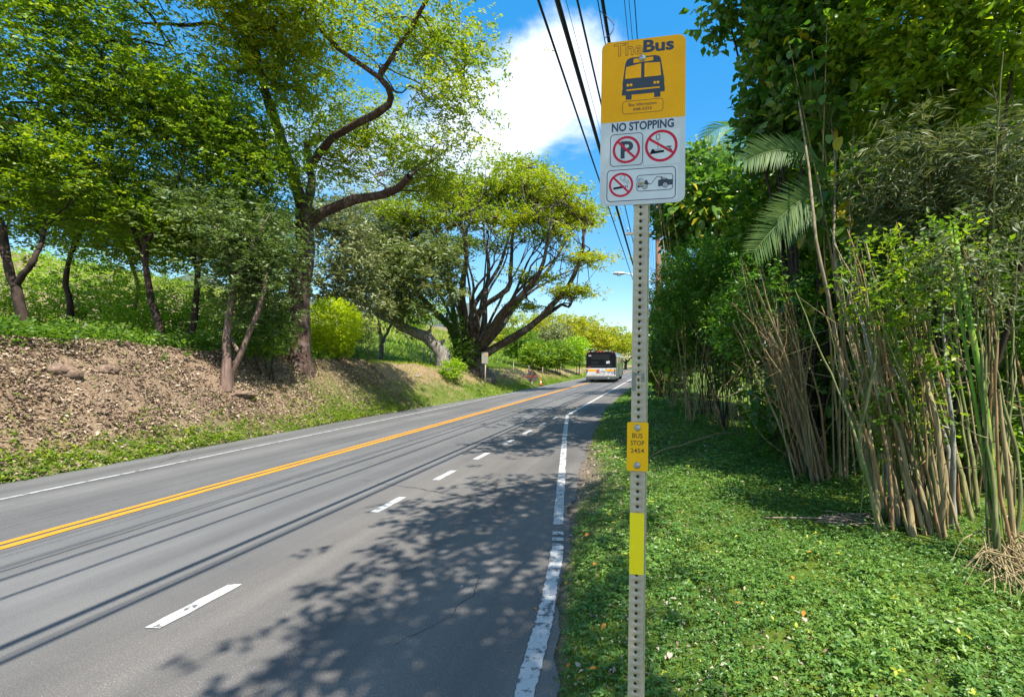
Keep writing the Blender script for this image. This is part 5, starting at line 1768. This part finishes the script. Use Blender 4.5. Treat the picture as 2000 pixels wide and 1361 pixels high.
    pr.ring('washer', (bx, bz), .0145, .004, M['sticker_white'], 6)


def build_plate():
    w, h, th = .0735, .166, .002
    root = mounted('stop_number_plate', 'small yellow plate reading BUS STOP 2454 on the perforated post', 'plate', -.001, 1.385, w, h, .006, th, M['plate_yellow'])
    pr = Print(root, -th)
    for s, u0, u1, v0, v1 in (('BUS', .245, .735, .225, .325), ('STOP', .175, .825, .375, .475), ('2454', .175, .815, .535, .630)):
        pr.text('plate_lettering', s, (u0 - .5) * w, (u1 - .5) * w, (.5 - v1) * h, (.5 - v0) * h, M['ink_brown'], 1, .012)
    for v in (.115, .885):
        bolt(root, -.0005, -th, (.5 - v) * h, .0115, M['galv_dark'])


build_sign()
build_plate()


# ------------------------------------------------------------------ utility pole, street lamp, overhead wires
M['pole_wood'] = bark_mat('weathered_pole_wood', (.13, .07, .045), (.36, .21, .14), 4, .08, .5, (.10, .06, .045))
M['arm_wood'] = bark_mat('grey_timber', (.18, .15, .12), (.36, .31, .26), 5, .2, .3)
M['lamp_grey'] = plain('lamp_housing', (.55, .55, .54), .4, .3, .08, 6)
M['wire'] = plain('black_cable', (.018, .018, .02), .55, 0, .2, 4)
M['glass_dim'] = plain('lamp_lens', (.6, .6, .58), .2, 0, .05, 5)
M['porcelain'] = plain('insulator', (.35, .33, .30), .3, 0, .1, 9)

PY = 22.0
pb = grounded(1287, PY, .3)
pole = tag(empty('utility_pole', pb), 'tall brown timber utility pole behind the hedge, right of the sign post', 'utility pole')
mb = MB(); mb.cyl((0, 0, 0), (-.05, 0, 10.6), .155, .115, 14); mb.build('pole_shaft', M['pole_wood'], pole, True)


def pole_local(px, py, dY=0.0):
    return at(px, py, PY + dY) - pb


for (xa, ya, xb, yb, r, nm) in [(1222, 457, 1292, 452, .055, 'crossarm'), (1256, 588, 1284, 583, .04, 'crossarm')]:
    a, b_ = pole_local(xa, ya, -.17), pole_local(xb, yb, -.17)
    mb = MB(); mb.box(a[0], b_[0], -.235, -.145, a[2] - r, a[2] + r); mb.build(nm, M['arm_wood'], pole)
for px in (1226, 1238, 1262):
    c = pole_local(px, 452, -.17); mb = MB(); mb.cyl((c[0], -.19, c[2]), (c[0], -.19, c[2] + .16), .04, .03, 8); mb.build('insulator', M['porcelain'], pole, True)
for px in (1230, 1262):
    c = pole_local(px, 587, -.17)
lamp = tag(empty('street_lamp', pb + [0, 0, 5.0]), 'grey street lamp on a slim arm reaching left from the utility pole', 'street lamp')
o = np.array(lamp.location)
arm = smooth_path([at(1283, 552, PY - .14), at(1263, 546, PY - .3), at(1232, 536, PY - .4), at(1214, 534, PY - .4)], 14)
V, Fc = tubes([(arm - o, np.full(len(arm), .032))], 8); link('arm', mesh_np('arm', V, Fc, None, True), M['lamp_grey'], lamp)
c = at(1212, 534, PY - .4) - o
mb = MB()
prof = [(.20, .05), (.12, .10), (-.05, .13), (-.22, .12), (-.36, .05)]
vs = []
for dx, hw in prof:
    for k in range(8):
        a = 2 * math.pi * k / 8
        vs.append((c[0] + dx, c[1] + hw * math.cos(a), c[2] + hw * .62 * math.sin(a)))
fs = [(i * 8 + k, i * 8 + (k + 1) % 8, (i + 1) * 8 + (k + 1) % 8, (i + 1) * 8 + k) for i in range(4) for k in range(8)] + [tuple(range(8)), tuple(range(39, 31, -1))]
mb.add(vs, fs); mb.build('lamp_head', M['lamp_grey'], lamp, True)
mb = MB(); mb.cyl((c[0] - .08, c[1], c[2] - .06), (c[0] - .08, c[1], c[2] - .11), .10, .07, 10); mb.build('lamp_lens', M['glass_dim'], lamp, True)


def wire(label, lat, H, r, sag=.12, name='overhead_wire', s0=-14.0, s1=62.0, group='overhead wires along the road'):
    """a span on each side of the utility pole"""
    sp = PY + .2
    pp = []
    for a, b_ in ((s0, sp), (sp, s1), (s1, s1 + 60)):
        u = np.linspace(0, 1, 15)
        s = a + (b_ - a) * u
        z = CAMZ + H - sag * 4 * u * (1 - u)
        pp.append(np.stack([s * SA + lat * CA, s * CA - lat * SA, z], 1)[(0 if a == s0 else 1):])
    p = np.concatenate(pp)
    V, Fc = tubes([(p, np.full(len(p), r))], 7)
    return tag(link(name, mesh_np(name, V, Fc, None, True), M['wire']), label, 'wire', group)


def lat_of(x0, H):
    return -(1290 - x0) / 708 * H * .996


for x0, H, r, lab in [(1090, 4.35, .034, 'thickest black overhead cable, second from the left'), (1053, 5.1, .020, 'leftmost black overhead cable'),
                      (1105, 8.6, .007, 'hair-thin overhead wire just right of the thickest cable'), (1128, 6.5, .022, 'black overhead cable meeting the top half of the sign edge'),
                      (1168, 4.9, .008, 'thin cable beside the dark bundle at the sign corner'), (1177, 4.9, .026, 'dark cable bundle running behind the sign corner'),
                      (1219, 9.3, .010, 'leftmost thin power line above the sign'), (1228, 9.3, .009, 'middle thin power line above the sign'), (1239, 9.0, .014, 'rightmost power line above the sign')]:
    wire(lab, lat_of(x0, H), H, r, sag=.05 if H < 8 else .02)
Yl = 5.0
cpts = [at(1172, 22, 6.2), at(1186, 34, 6.2), at(1199, 50, 6.2), at(1192, 68, 6.2), at(1182, 74, 6.2)]
V, Fc = tubes([(smooth_path(cpts, 16), np.full(17, .006))], 5)
tag(link('cable_loop', mesh_np('cable_loop', V, Fc, None, True), M['wire']), 'small loop of thin cable hanging off the dark bundle at the sign corner', 'cable')


# ------------------------------------------------------------------ the bus
def build_bus():
    Yb = 40.0
    loc = at(1174, HZ, Yb); loc[2] = 0.004
    root = tag(empty('city_bus', loc, -R(3.4)), 'city bus with black rear and yellow-striped white panel driving away in the right lane', 'bus')
    white = plain('bus_white', (.55, .56, .56), .3, 0, .04, 3)
    black = plain('bus_black', (.006, .007, .010), .45, 0, .2, 3, spec=.15)
    grey = plain('bus_grey', (.08, .09, .09), .35, 0, .08, 3)
    bump = plain('bus_bumper', (.075, .085, .09), .45, 0, .1, 6)
    yel = plain('bus_yellow', (.85, .36, .01), .35, 0, .04, 4)
    red = plain('tail_lamp_red', (.45, .012, .02), .25, 0, .05, 5)
    pink = plain('marker_lamp_red', (.65, .03, .06), .25, 0, .05, 5)
    lampd = plain('tail_lamp_dark', (.05, .012, .012), .2, 0, .1, 5)
    glass = plain('bus_glass', (.008, .01, .013), .15, 0, .1, 3, spec=.25)
    glass2 = plain('bus_side_glass', (.035, .045, .038), .12, 0, .1, 3, spec=.4)
    rub = plain('tyre_rubber', (.012, .012, .012), .8, 0, .2, 8)
    rim = plain('wheel_rim', (.25, .25, .25), .4, .6, .1, 8)
    blue = plain('access_blue', (.02, .12, .5), .4, 0, .05, 4)
    digit = plain('display_digits', (1, 1, 1), .5, 0, .02, 4, emit=.15)
    pl = plain('plate_white', (.6, .6, .58), .4, 0, .1, 20)
    ad1 = plain('poster_red', (.4, .1, .08), .4, 0, .4, 30)
    orange = plain('pin_stripe', (.45, .22, .10), .4, 0, .05, 4)
    hw, L = 1.26, 12.0
    # body shell: section extruded along its length, raked slightly at the rear
    prof = [(-hw, .34), (hw, .34), (hw, 2.30), (hw - .05, 2.52), (hw - .22, 2.62), (0, 2.68), (-hw + .22, 2.62), (-hw + .05, 2.52), (-hw, 2.30)]
    mb = MB(); mb.prism(prof, (0.0, L), 1); mb.build('body', grey, root)
    mb = MB(); mb.rbox(-hw + .01, hw - .01, -.035, -.002, .54, 1.232, .05, 1, 3); low = mb.build('rear_panel', white, root)
    mb = MB(); mb.prism([(-hw + .005, 1.236), (hw - .005, 1.236), (hw - .01, 2.3), (hw - .07, 2.50), (hw - .24, 2.595), (0, 2.63), (-hw + .24, 2.595), (-hw + .07, 2.5), (-hw + .01, 2.3)], (-.035, -.002), 1)
    up = mb.build('rear_cap', black, root)
    mb = MB(); mb.rbox(-.83, .72, -.050, -.037, 1.93, 2.40, .05, 1, 3); mb.build('rear_window', glass, root)
    mb = MB(); mb.box(-.83, -.26, -.046, -.037, 1.56, 1.78); mb.build('vent_grille', glass, root)
    mb = MB(); mb.box(-.9, .92, -.052, -.037, 1.40, 1.43); mb.build('ledge', bump, root)
    mb = MB(); mb.rbox(.27, .90, -.050, -.037, 1.52, 1.90, .03, 1, 2); disp = mb.build('route_display', glass, root)
    V, Fc = text_flat('60', .0); lo, hi = V.min(0), V.max(0); W = (V - lo) / (hi - lo)
    mb = MB(); mb.add([(.46 + p[0] * .27, -.054, 1.62 + p[1] * .22) for p in W], Fc); mb.build('route_number', digit, disp)
    V, Fc = text_flat('380', .03); lo, hi = V.min(0), V.max(0); W = (V - lo) / (hi - lo)
    mb = MB(); mb.add([(-1.08 + p[0] * .27, -.040, 2.22 + p[1] * .12) for p in W], Fc); mb.build('fleet_number', white, root)
    for x0, x1 in ((-1.13, -.42), (.43, 1.12)):
        mb = MB(); mb.box(x0, x1, -.041, -.037, .945, 1.135); mb.build('yellow_stripe', yel, root)
    mb = MB(); mb.box(-.41, .42, -.048, -.037, .79, 1.13); ad = mb.build('poster_frame', pl, root)
    mb = MB(); mb.box(-.39, -.12, -.052, -.049, .81, 1.10); mb.build('poster', ad1, ad)
    mb = MB(); mb.box(-.06, .38, -.052, -.049, .905, .965); mb.build('poster', black, ad)
    mb = MB(); mb.rbox(.86, 1.07, -.043, -.037, .745, .935, .03, 1, 2); bs = mb.build('access_symbol', blue, root)
    mb = MB(); mb.cyl((.95, -.0445, .83), (.95, -.0465, .83), .045, .045, 12); mb.cyl((.965, -.0445, .90), (.965, -.0465, .90), .016, .016, 8); mb.box(.955, .97, -.0465, -.0445, .83, .885); mb.build('access_mark', white, bs)
    mb = MB(); mb.box(.48, .80, -.041, -.037, .85, .90); mb.build('logo_strip', grey, root)
    mb = MB(); mb.box(-.86, -.56, -.041, -.037, .66, .685); mb.build('logo_strip', grey, root)
    mb = MB(); mb.box(-1.16, 1.16, -.041, -.037, .555, .58); mb.build('pin_stripe', orange, root)
    for x in (-1.19, 1.18):
        for z, m_ in ((1.105, lampd), (.99, lampd), (.86, lampd), (.74, pl if x < 0 else lampd)):
            mb = MB(); mb.cyl((x, -.036, z), (x, -.062, z), .058, .048, 12); mb.build('tail_lamp', m_, root, True)
    for x in (-1.06, -.28, -.04, .22, .98):
        zc = 2.565 if abs(x) > .9 else 2.605
        mb = MB(); mb.rbox(x - .07, x + .07, -.06, -.036, zc - .03, zc + .03, .02, 1, 2); mb.build('marker_lamp', pink, root)
    mb = MB(); mb.rbox(-1.07, -.92, -.06, -.036, 1.27, 1.37, .03, 1, 2); mb.build('tail_lamp', red, root)
    mb = MB(); mb.rbox(-hw - .01, hw + .01, -.16, .10, .25, .535, .06, 0, 3); mb.build('bumper', bump, root)
    mb = MB(); mb.box(.58, .72, -.166, -.161, .36, .42); mb.build('licence_plate', white, root)
    mb = MB(); mb.rbox(-1.12, -.72, .1, .8, 2.70, 2.82, .05, 1, 3); mb.box(-.98, -.9, .3, .5, 2.6, 2.72); mb.build('roof_unit', black, root)
    # right and left sides
    for sx in (1, -1):
        def sp(name, y0, y1, z0, z1, m_, out=.012, inset=.0):
            mb = MB(); a, b_ = sx * (hw + inset), sx * (hw + out)
            mb.box(min(a, b_), max(a, b_), y0, y1, z0, z1); return mb.build(name, m_, root)
        sp('corner_panel', .01, .62, 1.236, 2.30, black, .010)
        sp('side_skirt', .65, 11.4, .36, 1.10, plain('bus_skirt', (.05, .05, .046), .4, 0, .08, 3), .008)
        for y0, y1 in ((.75, 2.3), (2.4, 3.9), (5.4, 6.9), (7.0, 8.5), (8.6, 10.0)) if sx > 0 else ((.75, 2.3), (2.4, 3.9), (4.0, 5.5), (5.6, 7.1), (7.2, 8.7), (8.8, 10.3)):
            sp('side_window', y0, y1, 1.25, 2.18, glass2, .014)
        if sx > 0:
            for y0 in (4.0, 10.15):
                d = sp('door', y0, y0 + 1.25, .42, 2.16, black, .03)
                for k in (0, 1):
                    mb = MB(); mb.box(hw + .03, hw + .036, y0 + .08 + k * .6, y0 + .55 + k * .6, .6, 2.06); mb.build('pane', glass2, d)
        sp('roof_cove', .5, 11.5, 2.24, 2.30, white, .02)
        for y0, m_ in ((10.2, yel),):
            sp('cove_stripe', y0, y0 + .5, 2.31, 2.47, m_, .016, -.03)
    for x in (-hw + .02, hw - .30):
        for y in (3.0, 9.3):
            mb = MB(); mb.cyl((x, y, .48), (x + .28, y, .48), .48, .48, 22); w_ = mb.build('wheel', rub, root, False)
            xo = x - .01 if x < 0 else x + .29
            mb = MB(); mb.cyl((xo - .012, y, .48), (xo + .012, y, .48), .27, .27, 16); mb.build('rim', rim, w_)
    mb = MB(); mb.box(-1.0, 1.0, .25, 11.5, .22, .40); mb.build('underbody', rub, root)
    mb = MB(); mb.cyl((hw - .05, 11.85, 2.2), (hw + .32, 11.95, 2.05), .025, .025, 8); mb.rbox(hw + .22, hw + .42, 11.9, 12.02, 1.55, 2.05, .05, 1, 3); mb.build('wing_mirror', black, root)


build_bus()


# ------------------------------------------------------------------ roadside things across the road
M['alu_back'] = plain('sign_back_aluminium', (.36, .34, .28), .5, .2, .1, 10)
M['orange_dot'] = plain('orange_sticker', (.9, .33, .0), .5, 0, .03, 5)
M['fabric_grey'] = plain('roll_up_sign_back', (.085, .088, .085), .8, 0, .12, 12, spec=.1)
M['brace_red'] = plain('orange_red_brace', (.75, .10, .03), .5, 0, .08, 9)
M['cone_orange'] = plain('cone_orange', (.85, .11, .015), .5, 0, .06, 8)
M['cone_white'] = plain('cone_collar', (.8, .8, .78), .4, 0, .04, 8)
M['rubber'] = plain('black_rubber', (.02, .02, .02), .8, 0, .2, 9)
M['rock'] = bark_mat('grey_rock', (.12, .10, .085), (.36, .31, .26), 3, 1, .6)
M['rock_brown'] = bark_mat('brown_boulder', (.10, .065, .045), (.30, .21, .15), 5, 1, 1.0)
M['stump'] = bark_mat('weathered_stump', (.11, .075, .055), (.40, .31, .24), 3, .25, .7)
M['fence_wood'] = bark_mat('grey_fence_post', (.14, .11, .09), (.36, .30, .25), 5, .2, .4)
M['twig'] = bark_mat('dry_twig', (.17, .115, .06), (.42, .31, .18), 9, .3, .3)
M['dry_frond'] = plain('dry_frond', (.24, .17, .12), .8, 0, .3, 12)
M['fallen'] = leaf_mat('fallen_leaf', [(0, (.45, .17, .02)), (.5, (.55, .28, .03)), (.8, (.5, .36, .14)), (1, (.42, .34, .26))], .15, .6, .3, (1.1, .9, .5))

b0 = on_ground(947, 757)
r_ = tag(empty('road_sign', b0), 'back of a small grey road sign on a thin pole before the umbrella-shaped tree', 'sign')
hh = at(950, 699, b0[1])[2] - b0[2]
mb = MB(); mb.cyl((0, 0, -.1), (.05, 0, hh + .2), .034, .034, 8); mb.build('pole', M['galv'], r_, True)
mb = MB(); mb.prism(rrect(-.17, .21, hh - .32, hh + .33, .03), (-.06, -.05), 1); pn = mb.build('panel', M['alu_back'], r_)
mb = MB(); mb.cyl((.12, -.0605, hh + .18), (.12, -.066, hh + .18), .055, .055, 14); mb.build('sticker', M['orange_dot'], pn)

b0 = on_ground(1039, 754)
r_ = tag(empty('work_sign', b0, R(8)), 'grey back of a diamond work sign with an orange-red cross brace beside the road', 'sign')
hc = at(1040, 735, b0[1])[2] - b0[2]
hd = .54
mb = MB(); mb.prism([(-hd, hc), (-hd + .05, hc - .05), (-.05, hc - hd + .03), (.05, hc - hd + .03), (hd - .05, hc - .05), (hd, hc), (.05, hc + hd - .02), (-.05, hc + hd - .02)], (0, .006), 1); mb.build('panel', M['fabric_grey'], r_)
for p in ((-.52, .52, hc - .016, hc + .016), (-.016, .016, hc - .36, hc + .5)):
    mb = MB(); mb.box(p[0], p[1], -.02 if p[0] < -.1 else -.03, -.008 if p[0] < -.1 else -.021, p[2], p[3]); mb.build('brace', M['brace_red'], r_)
mb = MB(); mb.box(-.035, .035, -.06, -.031, .12, hc - .36); mb.build('mast', M['galv'], r_)
mb = MB(); mb.cyl((0, -.045, .02), (0, -.045, .16), .06, .05, 10); mb.build('spring_base', M['rubber'], r_, True)
for a in (35, 145, 215, 325):
    mb = MB(); mb.cyl((0, -.045, .08), (.42 * math.cos(R(a)), -.045 + .3 * math.sin(R(a)), .0), .018, .014, 6); mb.build('leg', M['galv'], r_, True)

b0 = on_ground(1056, 753.5)
r_ = tag(empty('traffic_cone', b0), 'small orange traffic cone with a white collar beside the diamond work sign', 'traffic cone')
mb = MB(); mb.rbox(-.17, .17, -.17, .17, 0, .035, .03, 2, 3); mb.build('base', M['rubber'], r_)
for z0, z1, m_, nm in ((.035, .24, 'cone_orange', 'cone_body'), (.241, .36, 'cone_white', 'collar'), (.361, .53, 'cone_orange', 'cone_tip')):
    f = lambda z: .13 - (z - .035) / .5 * .105
    mb = MB(); mb.cyl((0, 0, z0), (0, 0, z1), f(z0), f(z1), 14); mb.build(nm, M[m_], r_, True)


def lump(name, label, p, r, mat, seed, cat='rock', group=None, sink=.8):
    g = np.random.default_rng(seed)
    nu, nv = 14, 9
    V = []
    for i in range(nv + 1):
        th = math.pi * i / nv
        for j in range(nu):
            ph = 2 * math.pi * j / nu
            k = 1 + .2 * math.sin(3 * ph + seed) * math.sin(th) + g.normal(0, .16)
            V.append((r[0] * k * math.sin(th) * math.cos(ph), r[1] * k * math.sin(th) * math.sin(ph), r[2] * k * math.cos(th)))
    Fc = [(i * nu + j, i * nu + (j + 1) % nu, (i + 1) * nu + (j + 1) % nu, (i + 1) * nu + j) for i in range(nv) for j in range(nu)]
    me = mesh_np(name, np.array(V), np.array(Fc))
    o = link(name, me, mat)
    o.location = (p[0], p[1], p[2] + r[2] * (1 - 2 * sink) * .5)
    o.rotation_euler = (g.normal(0, .15), g.normal(0, .15), g.uniform(0, 3))
    return tag(o, label, cat, group)


lump('boulder', 'brown boulder half buried in the littered bank, left one of two', on_ground(118, 722), (.27, .22, .15), M['rock_brown'], 1)
lump('boulder', 'brown boulder half buried in the littered bank, right one of two', on_ground(206, 722), (.19, .16, .13), M['rock_brown'], 2)
lump('boulder', 'flat reddish rock on the bank below the crooked tree', on_ground(472, 768), (.30, .2, .08), M['rock_brown'], 3)
for k, (px, py, r, lab) in enumerate([(934, 762, .16, 'dark lump in the grass left of the thin-poled road sign'), (1042, 719, .32, 'pale rock up the bank behind the diamond work sign'), (986, 733, .22, 'pale rock in the grass up from the road sign'),
                                      (998, 748, .26, 'pale rock in the grass midway between the two signs'), (940, 736, .2, 'pale rock just left of the road sign pole'), (815, 735, .16, 'small pale rock on the crest below the leaning trunk')]):
    lump('rock', lab, on_ground(px, py), (r, r * .8, r * .5), M['rock'] if k else M['rubber'], 10 + k)
for k, (px, py, w, h, lab) in enumerate([(1099, 723, .18, .65, 'weathered tree stump on the bank left of the bus'), (1131, 713, .16, .85, 'taller pale dead stump by the shrubs near the bus')]):
    b0 = on_ground(px, py, .1)
    g2 = np.random.default_rng(500 + k)
    p = smooth_path([b0, b0 + [.03, 0, h * .5], b0 + [-.04, .02, h + .15]], 8)
    r_ = tag(empty('tree_stump', b0), lab, 'stump')
    V, Fc = tubes([(p - b0, w * np.array([1.3, 1.1, 1.0, .95, .95, .9, .85, .7, .5]))], 9)
    link('trunk', mesh_np('trunk', V, Fc), M['stump'], r_)
    V, Fc = tubes([(smooth_path([p[3] - b0, p[3] - b0 + [.2, -.05, .2], p[3] - b0 + [.28, -.1, .45]], 6), np.linspace(.08, .03, 7))], 6)
    link('branch', mesh_np('branch', V, Fc), M['stump'], r_)

fr = tag(empty('wire_fence', grounded(753, 31)), 'old wire fence with thin posts on the bank around the umbrella-shaped tree', 'fence')
fo = np.array(fr.location)
tops = []
for px, Yk, h, wd in [(700, 30, 1.2, .02), (753, 31, 1.25, .02), (805, 32, 1.2, .02), (828, 32.2, 1.1, .05), (843, 32.5, 1.0, .06), (880, 33, 1.2, .02), (975, 34, 1.1, .02), (1003, 36, 1.1, .02), (1033, 38, 1.15, .07), (1060, 42, 1.1, .02)]:
    b0 = grounded(px, Yk, .1)
    mb = MB(); mb.cyl(tuple(b0 - fo), tuple(b0 - fo + [0, 0, h + .1]), wd, wd * .9, 6); mb.build('fence_post', M['fence_wood'] if wd > .03 else M['galv'], fr, True)
    tops.append(b0 - fo + [0, 0, h])
for dz in (0, -.3, -.6):
    p = np.array(tops) + [0, 0, dz]
    V, Fc = tubes([(p, np.full(len(p), .006))], 4); link('fence_wire', mesh_np('fence_wire', V, Fc), M['galv'], fr)


# ------------------------------------------------------------------ small things on the verge
c = [at(1272, 890, 8.0), at(1300, 876, 8.1), at(1330, 870, 8.3), at(1365, 858, 8.6), at(1405, 847, 8.9), at(1445, 846, 9.2)]
p = smooth_path(c, 25)
V, Fc = tubes([(p, np.linspace(.008, .016, len(p)) * (1 + .12 * np.sin(np.arange(len(p)) * 1.7)))], 6)
tag(link('fallen_branch', mesh_np('fallen_branch', V, Fc, None, True), M['twig']), 'bare thin branch arching over the ground cover from the thicket toward the sign post', 'branch')
g3 = np.random.default_rng(600)
b0 = on_ground(1640, 1026)
r_ = tag(empty('dry_frond', b0), 'dried fallen palm frond lying on the ground cover before the stem clumps', 'frond')
for k in range(26):
    a = on_ground(1590 + g3.uniform(0, 90), 1028 + g3.normal(0, 5)) - b0 + [0, 0, g3.uniform(.04, .11)]
    d = np.array([g3.uniform(.15, .45), g3.normal(0, .06), g3.normal(0, .03)])
    V, Fc = tubes([(smooth_path([a, a + d * .5 + [0, 0, .02], a + d], 5), np.linspace(.006, .003, 6))], 4)
    link('leaflet', mesh_np('leaflet', V, Fc), M['dry_frond'], r_)
V, Fc = tubes([(smooth_path([on_ground(1495, 1022) - b0 + [0, 0, .06], on_ground(1590, 1027) - b0 + [0, 0, .08], on_ground(1680, 1028) - b0 + [0, 0, .06]], 10), np.linspace(.008, .012, 11))], 5)
link('rib', mesh_np('rib', V, Fc), M['dry_frond'], r_)

spots = [(1182, 968, .8), (1214, 965, 2), (1206, 1060, 2), (1163, 1121, .3), (1144, 1066, .0), (1104, 1150, .1), (1105, 1163, .4), (1145, 1224, 2), (1183, 1247, .5), (1320, 1196, 2), (1448, 1206, .2), (1570, 1222, .0),
         (1586, 1098, .6), (1547, 1147, .5), (1641, 1158, .7), (1454, 952, 1.6), (1634, 998, 1.8), (1162, 1341, .1), (1128, 1334, 1.7), (1110, 1330, .2), (1570, 1235, 2), (1308, 1308, 1.8), (1647, 1198, .9), (1340, 860, .2),
         (1043, 1203, .55), (905, 1158, 1.9), (1030, 950, .6), (1048, 955, .2)]
protos = []
for k in range(5):
    V, Fc = big_leaf(900 + k)
    me = mesh_np('fallen_leaf', V, Fc, {'v': np.full(len(V), [0, .3, .55, .8, 1.0][k])}, True)
    me.materials.append(M['fallen']); protos.append(me)
names_ = ['lowest', 'second lowest', 'third lowest', 'fourth lowest', 'fifth lowest', 'sixth lowest', 'seventh lowest', 'eighth lowest', 'ninth lowest', 'tenth lowest', 'eleventh lowest', 'twelfth lowest', 'thirteenth lowest']
kinds = {}
for k, (px, py, v) in enumerate(sorted(spots, key=lambda q: -q[1])):
    p = on_ground(px, py)
    o = bpy.data.objects.new('fallen_leaf', protos[min(4, int(min(v, 1.99) * 2.5))])
    COL.objects.link(o)
    cov = to_st(p[0], p[1])
    onroad = cov[1] < edge_right(cov[0])
    o.location = (p[0], p[1], p[2] + (.056 if onroad else .085))
    o.rotation_euler = (g3.normal(0, .25), g3.normal(0, .25), g3.uniform(0, 6.28))
    sc = g3.uniform(.035, .055) if not onroad else .03
    o.scale = (sc, sc, sc)
    col = 'orange-brown' if v < 1 else 'pale curled'
    where = 'on the asphalt' if onroad else ('on the verge left of the sign post' if px < 1245 else 'on the ground cover right of the sign post')
    n_ = kinds.get((col, where), 0); kinds[(col, where)] = n_ + 1
    tag(o, f'small {col} fallen leaf {where}, {names_[n_]}', 'leaf', 'fallen leaves on the asphalt' if onroad else 'fallen leaves on the verge')
